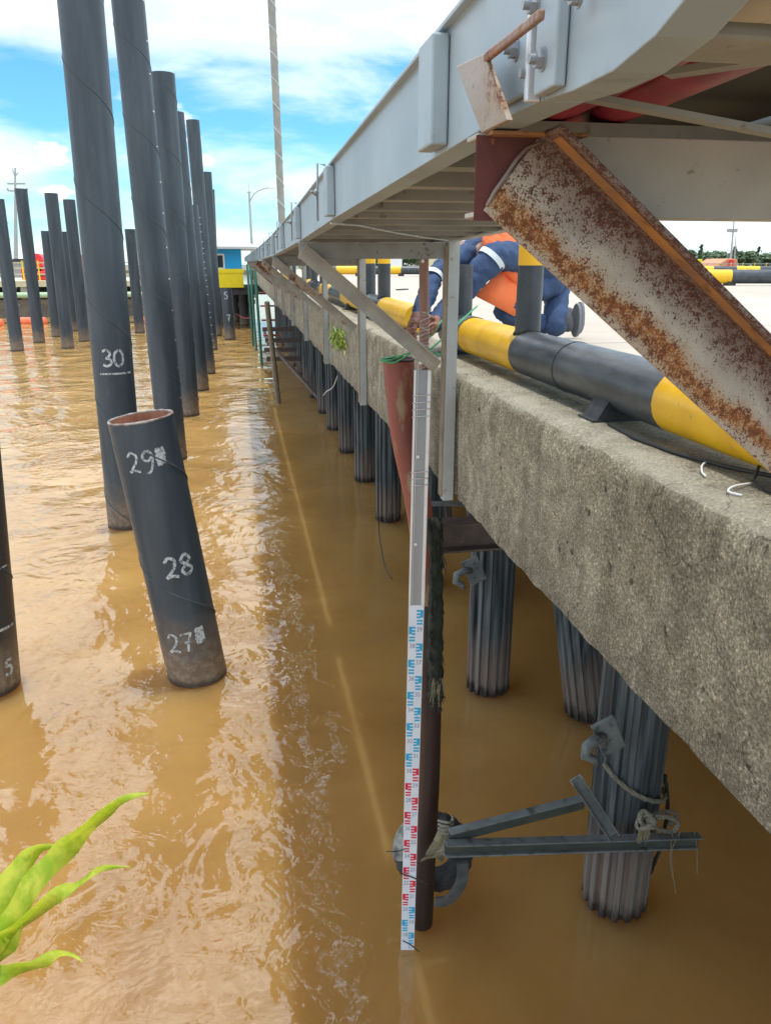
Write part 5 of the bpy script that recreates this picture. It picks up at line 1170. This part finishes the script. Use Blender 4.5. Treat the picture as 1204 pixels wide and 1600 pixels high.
def boxthing(nm, px0, py0, px1, py1, Y, mt, label, cat, depth=2.0):
    a_, b_ = Q(px0, py1, Y), Q(px1, py0, Y); t = thing(nm, ((a_.x+b_.x)/2, Y, 3.59), label, cat); m = MB(); m.box((a_.x, Y, max(3.0, a_.z)), (b_.x, Y+depth, b_.z)); m.build('panel', mt, t, bevel=.03)
    m = MB(); m.box((a_.x+.1, Y+.1, 3.0), (a_.x+.2, Y+.2, max(3.0, a_.z)+.02)); m.box((b_.x-.2, Y+.1, 3.0), (b_.x-.1, Y+.2, max(3.0, a_.z)+.02)); m.build('legs', M_dark, t); return t
boxthing('yellow_sign', 1079, 405, 1097, 415, 60, M_yelw, 'plain yellow board standing far right on the deck', 'sign', .15)
a_ = Q(1138, 416, 60); t = thing('orange_tarpaulin', (a_.x, 60, 3.59), 'orange tarpaulin covered heap at far right', 'tarpaulin'); m = MB()
x0_, x1_ = Q(1118, 416, 60).x, Q(1152, 416, 60).x; zz_ = Q(1138, 404, 60).z
m.prof([(x0_,3.3),(x0_+.35,zz_-.35),(x0_+.9,zz_-.02),(x1_-.6,zz_),(x1_-.1,zz_-.1),(x1_,3.3)], (0,60,0), (0,63,0), (1,0,0), (0,0,1)); m.build('cover', painted('orange_tarp', (.75,.28,.13), .2), t, bevel=.05)
m = MB(); m.box((x1_-.9, 59.9, 3.3), (x1_-.5, 59.995, zz_-.1)); m.build('red_stripe', M_redm, t)
fn = thing('deck_railing', (Q(1100, 418, 56).x, 56, 3.59), 'grey and yellow railing along the far right deck edge', 'railing')
xa, xb = Q(1085, 418, 56).x, 70; m = MB(); m.box((xa, 56, 3.95), (xb, 56.06, 4.0)); m.box((xa, 56, 3.75), (xb, 56.06, 3.79)); m.build('rails', M_eave, fn)
m = MB(); x_ = xa; 
while x_ < xb: m.box((x_, 56.062, 3.3), (x_+.07, 56.10, 4.05)); x_ += 1.0
m.build('stanchions', M_yelw, fn)
d = MB(); d.box((26.02, 34.02, 3.0), (89.9, 64, 3.57)); tag(d.build('far_yard', M_ground), kind='structure')
# objects in the gap left of staff: white van-like blocks and signs
boxthing('white_container', 603, 404, 628, 425, 58, M_wht, 'white container seen in the gap left of the wooden pole', 'container', 3)
boxthing('pale_store', 668, 404, 690, 428, 58, M_cream, 'pale store block seen just right of the wooden pole', 'store', 3)
# far parked buoy line / small litter on deck
tag(MB().bar(onz(622, 453, 3.60), onz(634, 452, 3.60), .12, .03).build('deck_scrap', M_dark, bevel=.005), 'dark scrap lying on the bright deck', 'scrap')
